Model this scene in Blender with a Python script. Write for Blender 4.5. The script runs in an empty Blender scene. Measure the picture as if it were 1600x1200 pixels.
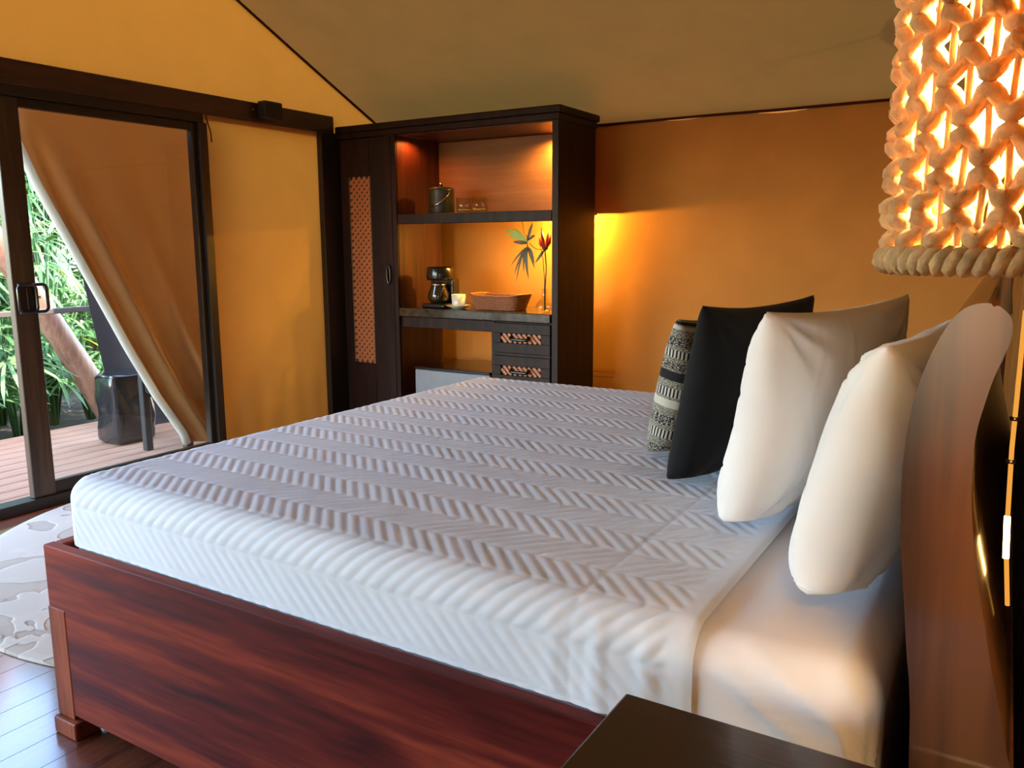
import bpy, bmesh, math, random
import numpy as np
from mathutils import Vector, Matrix, noise

random.seed(7)
SC = bpy.context.scene
COL = SC.collection
PI = math.pi

# ------------------------------------------------------------------ camera
F_PX, PITCH, YAW, ROLL, EYE = 1292.744, .167119, -.550187, -.0048378, 1.30
cam_data = bpy.data.cameras.new('camera')
cam = bpy.data.objects.new('camera', cam_data)
COL.objects.link(cam)
cam_data.sensor_width = 36.0
cam_data.lens = F_PX / 1600 * 36
cam_data.clip_start = .02
_f = Vector((math.sin(YAW) * math.cos(PITCH), math.cos(YAW) * math.cos(PITCH), -math.sin(PITCH)))
_r = Vector((math.cos(YAW), -math.sin(YAW), 0))
_u = _r.cross(_f)
_r2 = _r * math.cos(ROLL) + _u * math.sin(ROLL)
_u2 = -_r * math.sin(ROLL) + _u * math.cos(ROLL)
cam.matrix_world = Matrix(((_r2.x, _u2.x, -_f.x, 0), (_r2.y, _u2.y, -_f.y, 0), (_r2.z, _u2.z, -_f.z, EYE), (0, 0, 0, 1)))
SC.camera = cam

# ------------------------------------------------------------------ world, sun, exposure
SKY_STRENGTH = .36
SUN_ENERGY = 2.6
EXPOSURE = 3.03
world = bpy.data.worlds.new('sky')
SC.world = world
world.use_nodes = True
wn = world.node_tree
sky = wn.nodes.new('ShaderNodeTexSky')
sky.sky_type = 'NISHITA'
sky.sun_disc = False
sky.sun_elevation = math.radians(55)
sky.sun_rotation = math.radians(100)
sky.air_density = 1.3
sky.dust_density = .6
sky.ozone_density = 1.6
wn.links.new(sky.outputs[0], wn.nodes['Background'].inputs[0])
wn.nodes['Background'].inputs[1].default_value = SKY_STRENGTH

sun_d = bpy.data.lights.new('sun', 'SUN')
sun_d.energy = SUN_ENERGY
sun_d.angle = math.radians(1.0)
sun_d.color = (1, .95, .85)
sun = bpy.data.objects.new('sun', sun_d)
COL.objects.link(sun)
sun.rotation_euler = Vector((-math.cos(math.radians(56)), .12, -math.sin(math.radians(56)))).to_track_quat('-Z', 'Y').to_euler()

SC.view_settings.view_transform = 'Standard'
SC.view_settings.look = 'None'
SC.view_settings.gamma = 1
SC.view_settings.use_curve_mapping = False
SC.view_settings.exposure = EXPOSURE
SC.cycles.use_denoising = True
SC.cycles.max_bounces = 10
SC.cycles.transparent_max_bounces = 16
SC.cycles.caustics_reflective = False
SC.cycles.caustics_refractive = False
SC.cycles.sample_clamp_indirect = 6

# ------------------------------------------------------------------ helpers
def tag(o, label=None, cat=None, group=None, kind=None):
    if label: o['label'] = label
    if cat: o['category'] = cat
    if group: o['group'] = group
    if kind: o['kind'] = kind
    return o

def link(o, parent=None):
    COL.objects.link(o)
    if parent is not None:
        o.parent = parent
        def w(p):                                 # parents carry plain translations while building
            return p.location + ((w(p.parent) + p.matrix_parent_inverse.to_translation()) if p.parent else Vector((0, 0, 0)))
        o.matrix_parent_inverse = Matrix.Translation(-w(parent))
    return o

def empty(name, loc, label=None, cat=None, group=None, kind=None):
    o = bpy.data.objects.new(name, None)
    o.empty_display_size = .1
    o.location = loc
    COL.objects.link(o)
    return tag(o, label, cat, group, kind)

def mesh(name, verts, faces, mat, parent=None, smooth=False):
    me = bpy.data.meshes.new(name)
    me.from_pydata([tuple(v) for v in verts], [], faces)
    me.materials.append(mat)
    if smooth:
        me.polygons.foreach_set('use_smooth', [True] * len(me.polygons))
    me.update()
    return link(bpy.data.objects.new(name, me), parent)

def bm_obj(name, bm, mat, parent=None, smooth=False):
    me = bpy.data.meshes.new(name)
    bmesh.ops.recalc_face_normals(bm, faces=bm.faces)
    bm.to_mesh(me); bm.free()
    me.materials.append(mat)
    if smooth:
        me.polygons.foreach_set('use_smooth', [True] * len(me.polygons))
    return link(bpy.data.objects.new(name, me), parent)

def bm_box(bm, x0, x1, y0, y1, z0, z1, bevel=0, seg=1):
    r = bmesh.ops.create_cube(bm, size=1)
    vs = r['verts']
    bmesh.ops.scale(bm, vec=(x1 - x0, y1 - y0, z1 - z0), verts=vs)
    bmesh.ops.translate(bm, vec=((x0 + x1) / 2, (y0 + y1) / 2, (z0 + z1) / 2), verts=vs)
    if bevel:
        es = list({e for v in vs for e in v.link_edges})
        bmesh.ops.bevel(bm, geom=es, offset=bevel, segments=seg, affect='EDGES', profile=.5)

def box(name, x0, x1, y0, y1, z0, z1, mat, parent=None, bevel=.002, seg=1):
    bm = bmesh.new()
    bm_box(bm, x0, x1, y0, y1, z0, z1, bevel, seg)
    return bm_obj(name, bm, mat, parent)

def bm_tube(bm, pts, rad, n=8, closed=False, flat=1.0, cap=True):
    pts = [Vector(p) for p in pts]
    N = len(pts)
    rads = rad if isinstance(rad, (list, tuple)) else [rad] * N
    rings = []
    prev = None
    for i, p in enumerate(pts):
        if closed: t = pts[(i + 1) % N] - pts[(i - 1) % N]
        else: t = pts[min(i + 1, N - 1)] - pts[max(i - 1, 0)]
        t.normalize()
        if prev is None:
            a = Vector((0, 0, 1)) if abs(t.z) < .9 else Vector((1, 0, 0))
            s = t.cross(a).normalized()
        else:
            s = (prev - t * prev.dot(t)).normalized()
        prev = s
        b = t.cross(s)
        rings.append([bm.verts.new(p + (s * math.cos(2 * PI * k / n) * flat + b * math.sin(2 * PI * k / n)) * rads[i]) for k in range(n)])
    for i in range(N if closed else N - 1):
        A, B = rings[i], rings[(i + 1) % N]
        for k in range(n):
            bm.faces.new((A[k], A[(k + 1) % n], B[(k + 1) % n], B[k]))
    if not closed and cap:
        bm.faces.new(rings[0][::-1]); bm.faces.new(rings[-1])

def tube(name, pts, rad, mat, parent=None, n=8, closed=False, flat=1.0):
    bm = bmesh.new()
    bm_tube(bm, pts, rad, n, closed, flat)
    return bm_obj(name, bm, mat, parent, True)

def bm_lathe(bm, prof, c, n=24):
    rings = []
    for r, z in prof:
        if r < 1e-5: rings.append([bm.verts.new((c[0], c[1], c[2] + z))])
        else: rings.append([bm.verts.new((c[0] + r * math.cos(2 * PI * k / n), c[1] + r * math.sin(2 * PI * k / n), c[2] + z)) for k in range(n)])
    for A, B in zip(rings, rings[1:]):
        if len(A) == 1 and len(B) == 1: continue
        for k in range(n):
            k2 = (k + 1) % n
            if len(A) == 1: bm.faces.new((A[0], B[k2], B[k]))
            elif len(B) == 1: bm.faces.new((A[k], A[k2], B[0]))
            else: bm.faces.new((A[k], A[k2], B[k2], B[k]))

def lathe(name, prof, c, mat, parent=None, n=24, smooth=True):
    bm = bmesh.new()
    bm_lathe(bm, prof, c, n)
    return bm_obj(name, bm, mat, parent, smooth)

def grid_mesh(name, P, mat, parent=None, smooth=True, uv=None):
    """P: array (nu, nv, 3)"""
    nu, nv = P.shape[:2]
    me = bpy.data.meshes.new(name)
    V = P.reshape(-1, 3)
    idx = np.arange(nu * nv).reshape(nu, nv)
    Q = np.stack([idx[:-1, :-1], idx[1:, :-1], idx[1:, 1:], idx[:-1, 1:]], -1).reshape(-1, 4)
    me.vertices.add(len(V)); me.vertices.foreach_set('co', V.astype(np.float32).ravel())
    me.loops.add(Q.size); me.loops.foreach_set('vertex_index', Q.astype(np.int32).ravel())
    me.polygons.add(len(Q))
    me.polygons.foreach_set('loop_start', np.arange(0, Q.size, 4, dtype=np.int32))
    me.polygons.foreach_set('loop_total', np.full(len(Q), 4, dtype=np.int32))
    if uv is not None:
        L = me.uv_layers.new(name='UVMap')
        L.data.foreach_set('uv', uv.reshape(-1, 2)[Q.ravel()].astype(np.float32).ravel())
    me.materials.append(mat)
    me.update(calc_edges=True)
    me.validate()
    me.polygons.foreach_set('use_smooth', [smooth] * len(me.polygons))
    return link(bpy.data.objects.new(name, me), parent)

def waves(U, V, seed, n=10, f0=1.0, f1=5.0):
    rs = np.random.RandomState(seed)
    h = np.zeros_like(U)
    for _ in range(n):
        f = rs.uniform(f0, f1); a = rs.uniform(0, 2 * PI)
        h += np.sin((U * math.cos(a) + V * math.sin(a)) * f * 2 * PI + rs.uniform(0, 6.28)) / n
    return h

# ------------------------------------------------------------------ materials
def nt(name):
    m = bpy.data.materials.new(name); m.use_nodes = True
    t = m.node_tree; t.nodes.clear()
    out = t.nodes.new('ShaderNodeOutputMaterial')
    return m, t, out

def N(t, kind, **kw):
    n = t.nodes.new(kind)
    for k, v in kw.items():
        if k.startswith('in_'):
            key = k[3:].replace('_', ' ')
            n.inputs[key].default_value = v
        else: setattr(n, k, v)
    return n

def ramp(t, fac, stops, interp='LINEAR'):
    r = t.nodes.new('ShaderNodeValToRGB')
    r.color_ramp.interpolation = interp
    els = r.color_ramp.elements
    while len(els) < len(stops): els.new(.5)
    for e, (p, c) in zip(els, stops):
        e.position = p; e.color = (*c, 1) if len(c) == 3 else c
    t.links.new(fac, r.inputs[0])
    return r.outputs[0]

def coords(t, scale=(1, 1, 1), kind='Object', rot=(0, 0, 0)):
    c = t.nodes.new('ShaderNodeTexCoord')
    m = t.nodes.new('ShaderNodeMapping')
    m.inputs['Scale'].default_value = scale
    m.inputs['Rotation'].default_value = rot
    t.links.new(c.outputs[kind], m.inputs[0])
    return m.outputs[0]

def bump(t, h, strength, dist=.01):
    b = t.nodes.new('ShaderNodeBump')
    b.inputs['Strength'].default_value = strength
    b.inputs['Distance'].default_value = dist
    t.links.new(h, b.inputs['Height'])
    return b.outputs[0]

def principled(name, col, rough=.5, metal=0, coat=0, var=.06, vscale=12, bmp=0, bscale=200, spec=.5, sheen=0):
    m, t, out = nt(name)
    p = N(t, 'ShaderNodeBsdfPrincipled')
    p.inputs['Roughness'].default_value = rough
    p.inputs['Metallic'].default_value = metal
    p.inputs['Coat Weight'].default_value = coat
    p.inputs['Coat Roughness'].default_value = .08
    p.inputs['Specular IOR Level'].default_value = spec
    p.inputs['Sheen Weight'].default_value = sheen
    co = coords(t)
    nz = N(t, 'ShaderNodeTexNoise', in_Scale=vscale, in_Detail=4)
    t.links.new(co, nz.inputs[0])
    c1 = tuple(max(0, c * (1 - var)) for c in col); c2 = tuple(min(1, c * (1 + var)) for c in col)
    t.links.new(ramp(t, nz.outputs[0], [(.3, c1), (.7, c2)]), p.inputs['Base Color'])
    if bmp:
        nb = N(t, 'ShaderNodeTexNoise', in_Scale=bscale, in_Detail=3)
        t.links.new(co, nb.inputs[0])
        t.links.new(bump(t, nb.outputs[0], bmp, .002), p.inputs['Normal'])
    t.links.new(p.outputs[0], out.inputs[0])
    return m

def wood(name, dark, mid, light, along='x', rough=.35, coat=.3, scale=1.0, bmp=.08, contrast=1.0):
    m, t, out = nt(name)
    p = N(t, 'ShaderNodeBsdfPrincipled')
    sx = {'x': (.7, 9, 9), 'y': (9, .7, 9), 'z': (9, 9, .7)}[along]
    co = coords(t, tuple(s * scale for s in sx))
    n1 = N(t, 'ShaderNodeTexNoise', in_Scale=1.3, in_Detail=5, in_Distortion=1.2)
    t.links.new(co, n1.inputs[0])
    co2 = coords(t, tuple(s * scale * 6 for s in sx))
    n2 = N(t, 'ShaderNodeTexNoise', in_Scale=2.0, in_Detail=3)
    t.links.new(co2, n2.inputs[0])
    mx = N(t, 'ShaderNodeMath', operation='MULTIPLY_ADD')
    mx.inputs[1].default_value = .38
    t.links.new(n2.outputs[0], mx.inputs[0]); t.links.new(n1.outputs[0], mx.inputs[2])
    t.links.new(ramp(t, mx.outputs[0], [(.48, dark), (.68, mid), (.88, light)]), p.inputs['Base Color'])
    p.inputs['Roughness'].default_value = rough
    p.inputs['Coat Weight'].default_value = coat
    p.inputs['Coat Roughness'].default_value = .12
    t.links.new(bump(t, n2.outputs[0], bmp, .003), p.inputs['Normal'])
    t.links.new(p.outputs[0], out.inputs[0])
    return m

def canvas(name, col, trans=0.0, tcol=None, weave=420, bmp=.25):
    m, t, out = nt(name)
    co = coords(t)
    nz = N(t, 'ShaderNodeTexNoise', in_Scale=3.0, in_Detail=5)
    t.links.new(co, nz.inputs[0])
    fine = N(t, 'ShaderNodeTexNoise', in_Scale=weave, in_Detail=2)
    t.links.new(co, fine.inputs[0])
    add = N(t, 'ShaderNodeMath', operation='MULTIPLY_ADD'); add.inputs[1].default_value = .5
    t.links.new(fine.outputs[0], add.inputs[0]); t.links.new(nz.outputs[0], add.inputs[2])
    c = ramp(t, add.outputs[0], [(.45, tuple(x * .88 for x in col)), (1.0, tuple(min(1, x * 1.08) for x in col))])
    nrm = bump(t, fine.outputs[0], bmp, .002)
    d = N(t, 'ShaderNodeBsdfDiffuse'); t.links.new(c, d.inputs[0]); t.links.new(nrm, d.inputs['Normal'])
    if trans:
        tr = N(t, 'ShaderNodeBsdfTranslucent')
        tr.inputs[0].default_value = (*(tcol or col), 1)
        mx = N(t, 'ShaderNodeMixShader'); mx.inputs[0].default_value = trans
        t.links.new(d.outputs[0], mx.inputs[1]); t.links.new(tr.outputs[0], mx.inputs[2])
        t.links.new(mx.outputs[0], out.inputs[0])
    else:
        t.links.new(d.outputs[0], out.inputs[0])
    return m

def cloth(name, col, rough=.9, bmp=.15, scale=600, var=.03):
    m = principled(name, col, rough, 0, 0, var, 6, bmp, scale, spec=.2, sheen=.1)
    return m

def thin_glass(name, tint=(.96, .98, .97), rough=.02, ior=1.45):
    m, t, out = nt(name)
    lw = N(t, 'ShaderNodeLayerWeight'); lw.inputs[0].default_value = .5
    pw = N(t, 'ShaderNodeMath', operation='POWER'); pw.inputs[1].default_value = 4.0; t.links.new(lw.outputs['Facing'], pw.inputs[0])
    fr = N(t, 'ShaderNodeMath', operation='MULTIPLY_ADD'); fr.inputs[1].default_value = .8; fr.inputs[2].default_value = .03 if ior < 1.4 else .06
    t.links.new(pw.outputs[0], fr.inputs[0])
    tr = N(t, 'ShaderNodeBsdfTransparent'); tr.inputs[0].default_value = (*tint, 1)
    gl = N(t, 'ShaderNodeBsdfGlossy'); gl.inputs['Roughness'].default_value = rough
    mx = N(t, 'ShaderNodeMixShader')
    t.links.new(fr.outputs[0], mx.inputs[0]); t.links.new(tr.outputs[0], mx.inputs[1]); t.links.new(gl.outputs[0], mx.inputs[2])
    t.links.new(mx.outputs[0], out.inputs[0])
    return m

def emission(name, col, s):
    m, t, out = nt(name)
    e = N(t, 'ShaderNodeEmission'); e.inputs[0].default_value = (*col, 1); e.inputs[1].default_value = s
    t.links.new(e.outputs[0], out.inputs[0])
    return m

def leaf_mat(name, c1, c2):
    m, t, out = nt(name)
    oi = N(t, 'ShaderNodeObjectInfo')
    col = ramp(t, oi.outputs['Random'], [(0, c1), (1, c2)])
    p = N(t, 'ShaderNodeBsdfPrincipled'); p.inputs['Roughness'].default_value = .35
    t.links.new(col, p.inputs['Base Color'])
    tr = N(t, 'ShaderNodeBsdfTranslucent'); t.links.new(col, tr.inputs[0])
    mx = N(t, 'ShaderNodeMixShader'); mx.inputs[0].default_value = .35
    t.links.new(p.outputs[0], mx.inputs[1]); t.links.new(tr.outputs[0], mx.inputs[2])
    t.links.new(mx.outputs[0], out.inputs[0])
    return m

CANVAS = (.56, .32, .13)
M = {}
M['canvas_wall_warm'] = canvas('tan canvas', (.60, .245, .062))  # same canvas, made more orange to put warm light into its colour
M['canvas_roof'] = canvas('roof canvas', (.55, .30, .085), .2, (.05, .028, .007))
M['canvas_day'] = canvas('daylit canvas', (.56, .30, .10), .35, (.36, .11, .011))
M['canvas_flap'] = canvas('flap canvas', (.42, .22, .09), .4, (.17, .034, .004))
M['seam'] = principled('seam cord', (.07, .018, .012), .85, spec=.1)
M['beam'] = wood('header wood', (.018, .006, .004), (.045, .012, .008), (.075, .02, .012), 'y', .4, .3)
M['cab'] = wood('cabinet wood', (.008, .003, .0025), (.018, .0055, .004), (.032, .010, .006), 'z', .5, .0)
M['cab'].node_tree.nodes['Principled BSDF'].inputs['Specular IOR Level'].default_value = .22
M['cab_in'] = wood('cabinet inner wood', (.03, .008, .004), (.075, .018, .007), (.115, .032, .012), 'z', .45, .1)
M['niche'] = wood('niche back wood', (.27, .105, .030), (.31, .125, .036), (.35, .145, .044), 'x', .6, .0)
M['lattice'] = principled('lattice cane', (.46, .15, .05), .5)
M['bedwood'] = wood('bed wood', (.022, .003, .003), (.11, .013, .010), (.26, .042, .020), 'x', .5, .0, .55, .06)
M['bedwood'].node_tree.nodes['Principled BSDF'].inputs['Specular IOR Level'].default_value = .12
M['legwood'] = wood('bed leg wood', (.10, .018, .008), (.22, .045, .018), (.30, .075, .03), 'z', .5, .0, .8)
M['legwood'].node_tree.nodes['Principled BSDF'].inputs['Specular IOR Level'].default_value = .15
M['headwood'] = wood('headboard wood', (.028, .009, .004), (.070, .023, .008), (.115, .040, .013), 'z', .40, 1.0, .35, .01)
_p = M['headwood'].node_tree.nodes['Principled BSDF']; _p.inputs['Coat Roughness'].default_value = .17; _p.inputs['Specular IOR Level'].default_value = .25
M['floorwood'] = wood('floor wood', (.07, .018, .010), (.15, .04, .02), (.22, .065, .03), 'y', .24, .85, .6, .02)
M['floorwood'].node_tree.nodes['Principled BSDF'].inputs['Specular IOR Level'].default_value = .3
M['floorwood'].node_tree.nodes['Principled BSDF'].inputs['Coat IOR'].default_value = 1.6
M['deckwood'] = wood('deck wood', (.19, .082, .045), (.31, .145, .082), (.40, .20, .12), 'y', .7, .0, .8, .15)
M['deckwood'].node_tree.nodes['Principled BSDF'].inputs['Specular IOR Level'].default_value = .2
M['nightwood'] = wood('nightstand wood', (.005, .002, .002), (.011, .003, .003), (.02, .006, .004), 'x', .25, .4)
M['canewood'] = wood('wall cane', (.09, .036, .010), (.20, .09, .025), (.32, .16, .045), 'z', .22, .6, 1, .05)
M['frame'] = principled('dark door frame', (.022, .014, .010), .38, .2, 0, .15, 30)
M['black'] = principled('black plastic', (.006, .006, .007), .22, 0, .4)
M['blackmatte'] = principled('black matte', (.010, .010, .011), .6)
M['blackfab'] = cloth('black cushion cloth', (.0055, .0055, .007), .95, .4, 500, .15)
M['sheet'] = cloth('white sheet', (.80, .77, .80), .85, .06, 900)
M['quilt'] = cloth('white quilt', (.71, .755, .85), .8, .12, 700)
M['pillow'] = cloth('pillow cotton', (.84, .80, .79), .85, .08, 700)
M['stone'] = principled('stone slab', (.045, .036, .026), .12, 0, .3, .5, 25)
M['stoneedge'] = principled('stone edge', (.10, .08, .058), .45, 0, 0, .5, 40)
M['ceramic'] = principled('white ceramic', (.72, .70, .64), .2, 0, .3, .02)
M['wicker'] = principled('wicker', (.30, .10, .035), .55, 0, 0, .3, 90, .4, 250)
M['bucket'] = principled('ice bucket', (.035, .032, .018), .3, 0, .2)
M['metal'] = principled('polished metal', (.55, .5, .45), .2, 1.0)
M['fridgegrey'] = principled('fridge door', (.26, .27, .30), .4)
M['glass'] = thin_glass('clear glass')
M['pane'] = thin_glass('window glass', (.97, .99, .98), .0, 1.35)
def rope_mat():
    m = principled('natural rope', (.66, .44, .21), .85, 0, 0, .3, 60, .9, 180)
    t = m.node_tree; p = t.nodes['Principled BSDF']; out = t.nodes['Material Output']
    tr = N(t, 'ShaderNodeBsdfTranslucent'); tr.inputs[0].default_value = (.75, .42, .13, 1)
    mx = N(t, 'ShaderNodeMixShader'); mx.inputs[0].default_value = .12
    t.links.new(p.outputs[0], mx.inputs[1]); t.links.new(tr.outputs[0], mx.inputs[2]); t.links.new(mx.outputs[0], out.inputs[0])
    return m
M['rope'] = rope_mat()
M['stem'] = principled('brown stem', (.09, .045, .012), .5)
M['leafdark'] = principled('olive leaf', (.06, .05, .012), .45)
M['leaflight'] = principled('lime leaf', (.36, .48, .04), .45)
M['flower'] = principled('red flower', (.75, .06, .015), .4)
M['soil'] = principled('garden soil', (.035, .024, .016), .95, 0, 0, .5, 14, .8, 30)
M['log'] = wood('log wood', (.14, .06, .04), (.26, .12, .08), (.36, .18, .12), 'z', .5, .1)
M['rail'] = principled('rail wood', (.10, .075, .065), .6)
M['bagplastic'] = principled('black bag plastic', (.012, .012, .014), .16, 0, .5, .2, 20, 1.0, 18)
M['darkflap'] = cloth('dark flap', (.022, .019, .024), .8)
M['leafA'] = leaf_mat('palm leaf', (.05, .13, .035), (.20, .33, .12))
M['leafB'] = leaf_mat('strap leaf', (.06, .16, .04), (.25, .36, .16))
M['leafY'] = leaf_mat('yellow leaf', (.45, .48, .05), (.62, .60, .08))
M['hedge'] = leaf_mat('hedge leaf', (.04, .10, .025), (.12, .22, .06))

def rug_mat():
    m, t, out = nt('rug pile')
    co = coords(t)
    v = N(t, 'ShaderNodeTexNoise', in_Scale=3.6, in_Detail=1.5, in_Distortion=1.6)
    t.links.new(co, v.inputs[0])
    c = ramp(t, v.outputs[0], [(.40, (.44, .34, .25)), (.47, (.38, .29, .21)), (.50, (.56, .45, .35)), (.58, (.52, .41, .315))])
    hgt = ramp(t, v.outputs[0], [(.47, (0, 0, 0)), (.50, (1, 1, 1))])
    p = N(t, 'ShaderNodeBsdfPrincipled'); p.inputs['Roughness'].default_value = .95
    t.links.new(c, p.inputs['Base Color'])
    t.links.new(bump(t, hgt, .5, .010), p.inputs['Normal'])
    t.links.new(p.outputs[0], out.inputs[0])
    return m
M['rug'] = rug_mat()

def stripe_mat():
    m, t, out = nt('woven stripes')
    uvn = t.nodes.new('ShaderNodeTexCoord')
    sep = t.nodes.new('ShaderNodeSeparateXYZ'); t.links.new(uvn.outputs['UV'], sep.inputs[0])
    def mask(bands):
        stops = [(0, (0, 0, 0))]
        for a, b in bands: stops += [(a, (1, 1, 1)), (b, (0, 0, 0))]
        return ramp(t, sep.outputs[1], stops, 'CONSTANT')
    mp = t.nodes.new('ShaderNodeMapping'); mp.inputs['Scale'].default_value = (60, 190, 1)
    t.links.new(uvn.outputs['UV'], mp.inputs[0])
    nz = N(t, 'ShaderNodeTexNoise', in_Scale=1.0, in_Detail=2); t.links.new(mp.outputs[0], nz.inputs[0])
    base = ramp(t, nz.outputs[0], [(.40, (.03, .03, .028)), (.46, (.23, .21, .165)), (.62, (.42, .39, .32))])
    sp = ramp(t, nz.outputs[0], [(.46, (.015, .015, .015)), (.54, (.55, .52, .45))], 'CONSTANT')
    fr = N(t, 'ShaderNodeMath', operation='MULTIPLY'); fr.inputs[1].default_value = 40; t.links.new(sep.outputs[0], fr.inputs[0])
    fr2 = N(t, 'ShaderNodeMath', operation='FRACT'); t.links.new(fr.outputs[0], fr2.inputs[0])
    tick = ramp(t, fr2.outputs[0], [(0, (.012, .012, .012)), (.5, (.62, .59, .52))], 'CONSTANT')
    cur = base
    def over(cur, col, msk):
        x = t.nodes.new('ShaderNodeMixRGB')
        t.links.new(msk, x.inputs[0]); t.links.new(cur, x.inputs[1])
        if isinstance(col, tuple): x.inputs[2].default_value = (*col, 1)
        else: t.links.new(col, x.inputs[2])
        return x.outputs[0]
    cur = over(cur, sp, mask([(.09, .14), (.28, .34), (.66, .71), (.82, .88)]))
    cur = over(cur, (.60, .57, .50), mask([(.40, .455), (.93, .96)]))
    cur = over(cur, tick, mask([(.19, .25), (.475, .535), (.74, .79)]))
    cur = over(cur, (.010, .010, .014), mask([(0.0, .03), (.585, .645), (.965, .985)]))
    p = N(t, 'ShaderNodeBsdfPrincipled'); p.inputs['Roughness'].default_value = .95
    t.links.new(cur, p.inputs['Base Color'])
    t.links.new(bump(t, nz.outputs[0], .7, .006), p.inputs['Normal'])
    t.links.new(p.outputs[0], out.inputs[0])
    return m
M['stripes'] = stripe_mat()

# ------------------------------------------------------------------ room dimensions
XL, YB, YF = -4.10, 5.05, -1.05          # left wall face, back wall, front wall
ZE = 2.062                               # eaves seam height
RIDGE_Y = 2.0
SLOPE = .48
ZR = ZE + SLOPE * (YB - RIDGE_Y)
def xr(y):                               # right (cane) wall runs slightly out of square
    return .165 - (y + .6) * .034

# floor of long boards
floor = mesh('floor', [(-4.2, YF, -.03), (.25, YF, -.03), (.25, YB, -.03), (-4.2, YB, -.03)], [(0, 1, 2, 3)], M['floorwood'])
tag(floor, 'polished reddish wooden board floor', 'floor', kind='structure')
pw = .115
plank_me = None
x = -4.2
while x < .22:
    x1 = min(x + pw, .25)
    if plank_me is None or abs(x1 - x - pw) > 1e-4:
        o = box('floor_plank', -(x1 - x) / 2 + .0004, (x1 - x) / 2 - .0004, YF, YB, -.022, 0, M['floorwood'], None, .0006)
        COL.objects.unlink(o); me = o.data; bpy.data.objects.remove(o)
        if plank_me is None: plank_me = me
    else: me = plank_me
    o = bpy.data.objects.new('floor_plank', me); link(o, floor)
    o.location = ((x + x1) / 2, 0, 0)
    x = x1

# back wall canvas, gently slack
def sheet_wall(name, a0, a1, b0, b1, f, mat, nu, nv, amp, seed, fr=(0.4, 2.2)):
    U, V = np.meshgrid(np.linspace(a0, a1, nu), np.linspace(b0, b1, nv), indexing='ij')
    h = waves(U, V, seed, 8, *fr) * amp
    return grid_mesh(name, f(U, V, h), mat)
wb = sheet_wall('wall_back', XL - .03, .08, 0, ZE + .05, lambda U, V, h: np.stack([U, YB + h, V], -1), M['canvas_wall_warm'], 90, 50, .006, 3)
tag(wb, 'tan canvas tent wall behind the bed', 'wall', kind='structure')
hem = sheet_wall('hem', -4.1, .06, .46, .468, lambda U, V, h: np.stack([U, YB - .006 + h, V - .0], -1), M['canvas_wall_warm'], 40, 3, .003, 9)
hem.parent = wb; hem.name = 'stitched_hem'
wf = empty('wall_front', (-2, YF, 0), 'tan canvas tent wall with two rolled-up window openings', 'wall', kind='structure')
WX0, WX1, WZ0, WZ1 = -3.95, -2.75, .25, 2.0
for (a0, a1, b0, b1) in ((XL - .1, WX0, 0, ZE + .05), (WX1, -.34, 0, ZE + .05), (-.02, .25, 0, ZE + .05), (-.34, -.02, 0, .56), (-.34, -.02, 1.22, ZE + .05), (WX0, WX1, 0, WZ0), (WX0, WX1, WZ1, ZE + .05)):
    o = sheet_wall('canvas_panel', a0, a1, b0, b1, lambda U, V, h: np.stack([U, YF + h * 0, V], -1), M['canvas_wall_warm'], 8, 8, .0, 4)
    link_ = o; o.parent = wf; o.matrix_parent_inverse = Matrix.Translation((2, -YF, 0))
tube('rolled_blind', [(WX0, YF + .05, WZ1 + .03), (WX1, YF + .05, WZ1 + .03)], .045, M['canvas_wall_warm'], wf, 12)

# ceiling: two canvas slopes
Ux, Vv = np.meshgrid(np.linspace(XL - .03, .28, 60), np.linspace(0, 1, 50), indexing='ij')
hh = waves(Ux, Vv * 3.2, 5, 8, .2, 1.1) * .012
sag = np.sin(Vv * PI) * .02
ceil = empty('ceiling', (0, 0, 0), 'sloping tan canvas tent ceiling', 'ceiling', kind='structure')
grid_mesh('roof_slope', np.stack([Ux, YB + (RIDGE_Y - YB) * Vv, ZE + (ZR - ZE) * Vv + (hh - sag) * np.sin(Vv * PI) ** .5], -1), M['canvas_roof'], ceil)
grid_mesh('roof_slope', np.stack([Ux, YF + (RIDGE_Y - YF) * Vv, ZE + (ZR - ZE) * Vv + (hh - sag) * np.sin(Vv * PI) ** .5], -1), M['canvas_roof'], ceil)

# left wall: gable canvas above the beam, canvas panel, corner post
wl = empty('wall_left', (XL, 0, 0), 'canvas gable wall with sliding glass door', 'wall', kind='structure')
Uy, Vv = np.meshgrid(np.linspace(YF, YB, 90), np.linspace(0, 1, 40), indexing='ij')
top = np.where(Uy > RIDGE_Y, ZE + SLOPE * (YB - Uy), ZE + (ZR - ZE) * (Uy - YF) / (RIDGE_Y - YF))
zz = 2.02 + (top - 2.02) * Vv
grid_mesh('gable_canvas', np.stack([XL - .02 + waves(Uy, zz, 12, 8, .2, .9) * .012, Uy, zz], -1), M['canvas_day'], wl)
Uy, Uz = np.meshgrid(np.linspace(3.27, YB, 60), np.linspace(0, 2.06, 60), indexing='ij')
ripple = np.clip((.75 - Uz) / .75, 0, 1) * np.sin(Uy * 34 + np.sin(Uz * 3)) * .004
grid_mesh('canvas_panel', np.stack([XL - .012 + waves(Uy, Uz, 14, 8, .5, 2) * .004 + ripple, Uy, Uz], -1), M['canvas_day'], wl)
box('corner_post', XL - .02, XL + .03, 4.215, 4.398, 0, 2.05, M['frame'], wl, .003)
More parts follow.
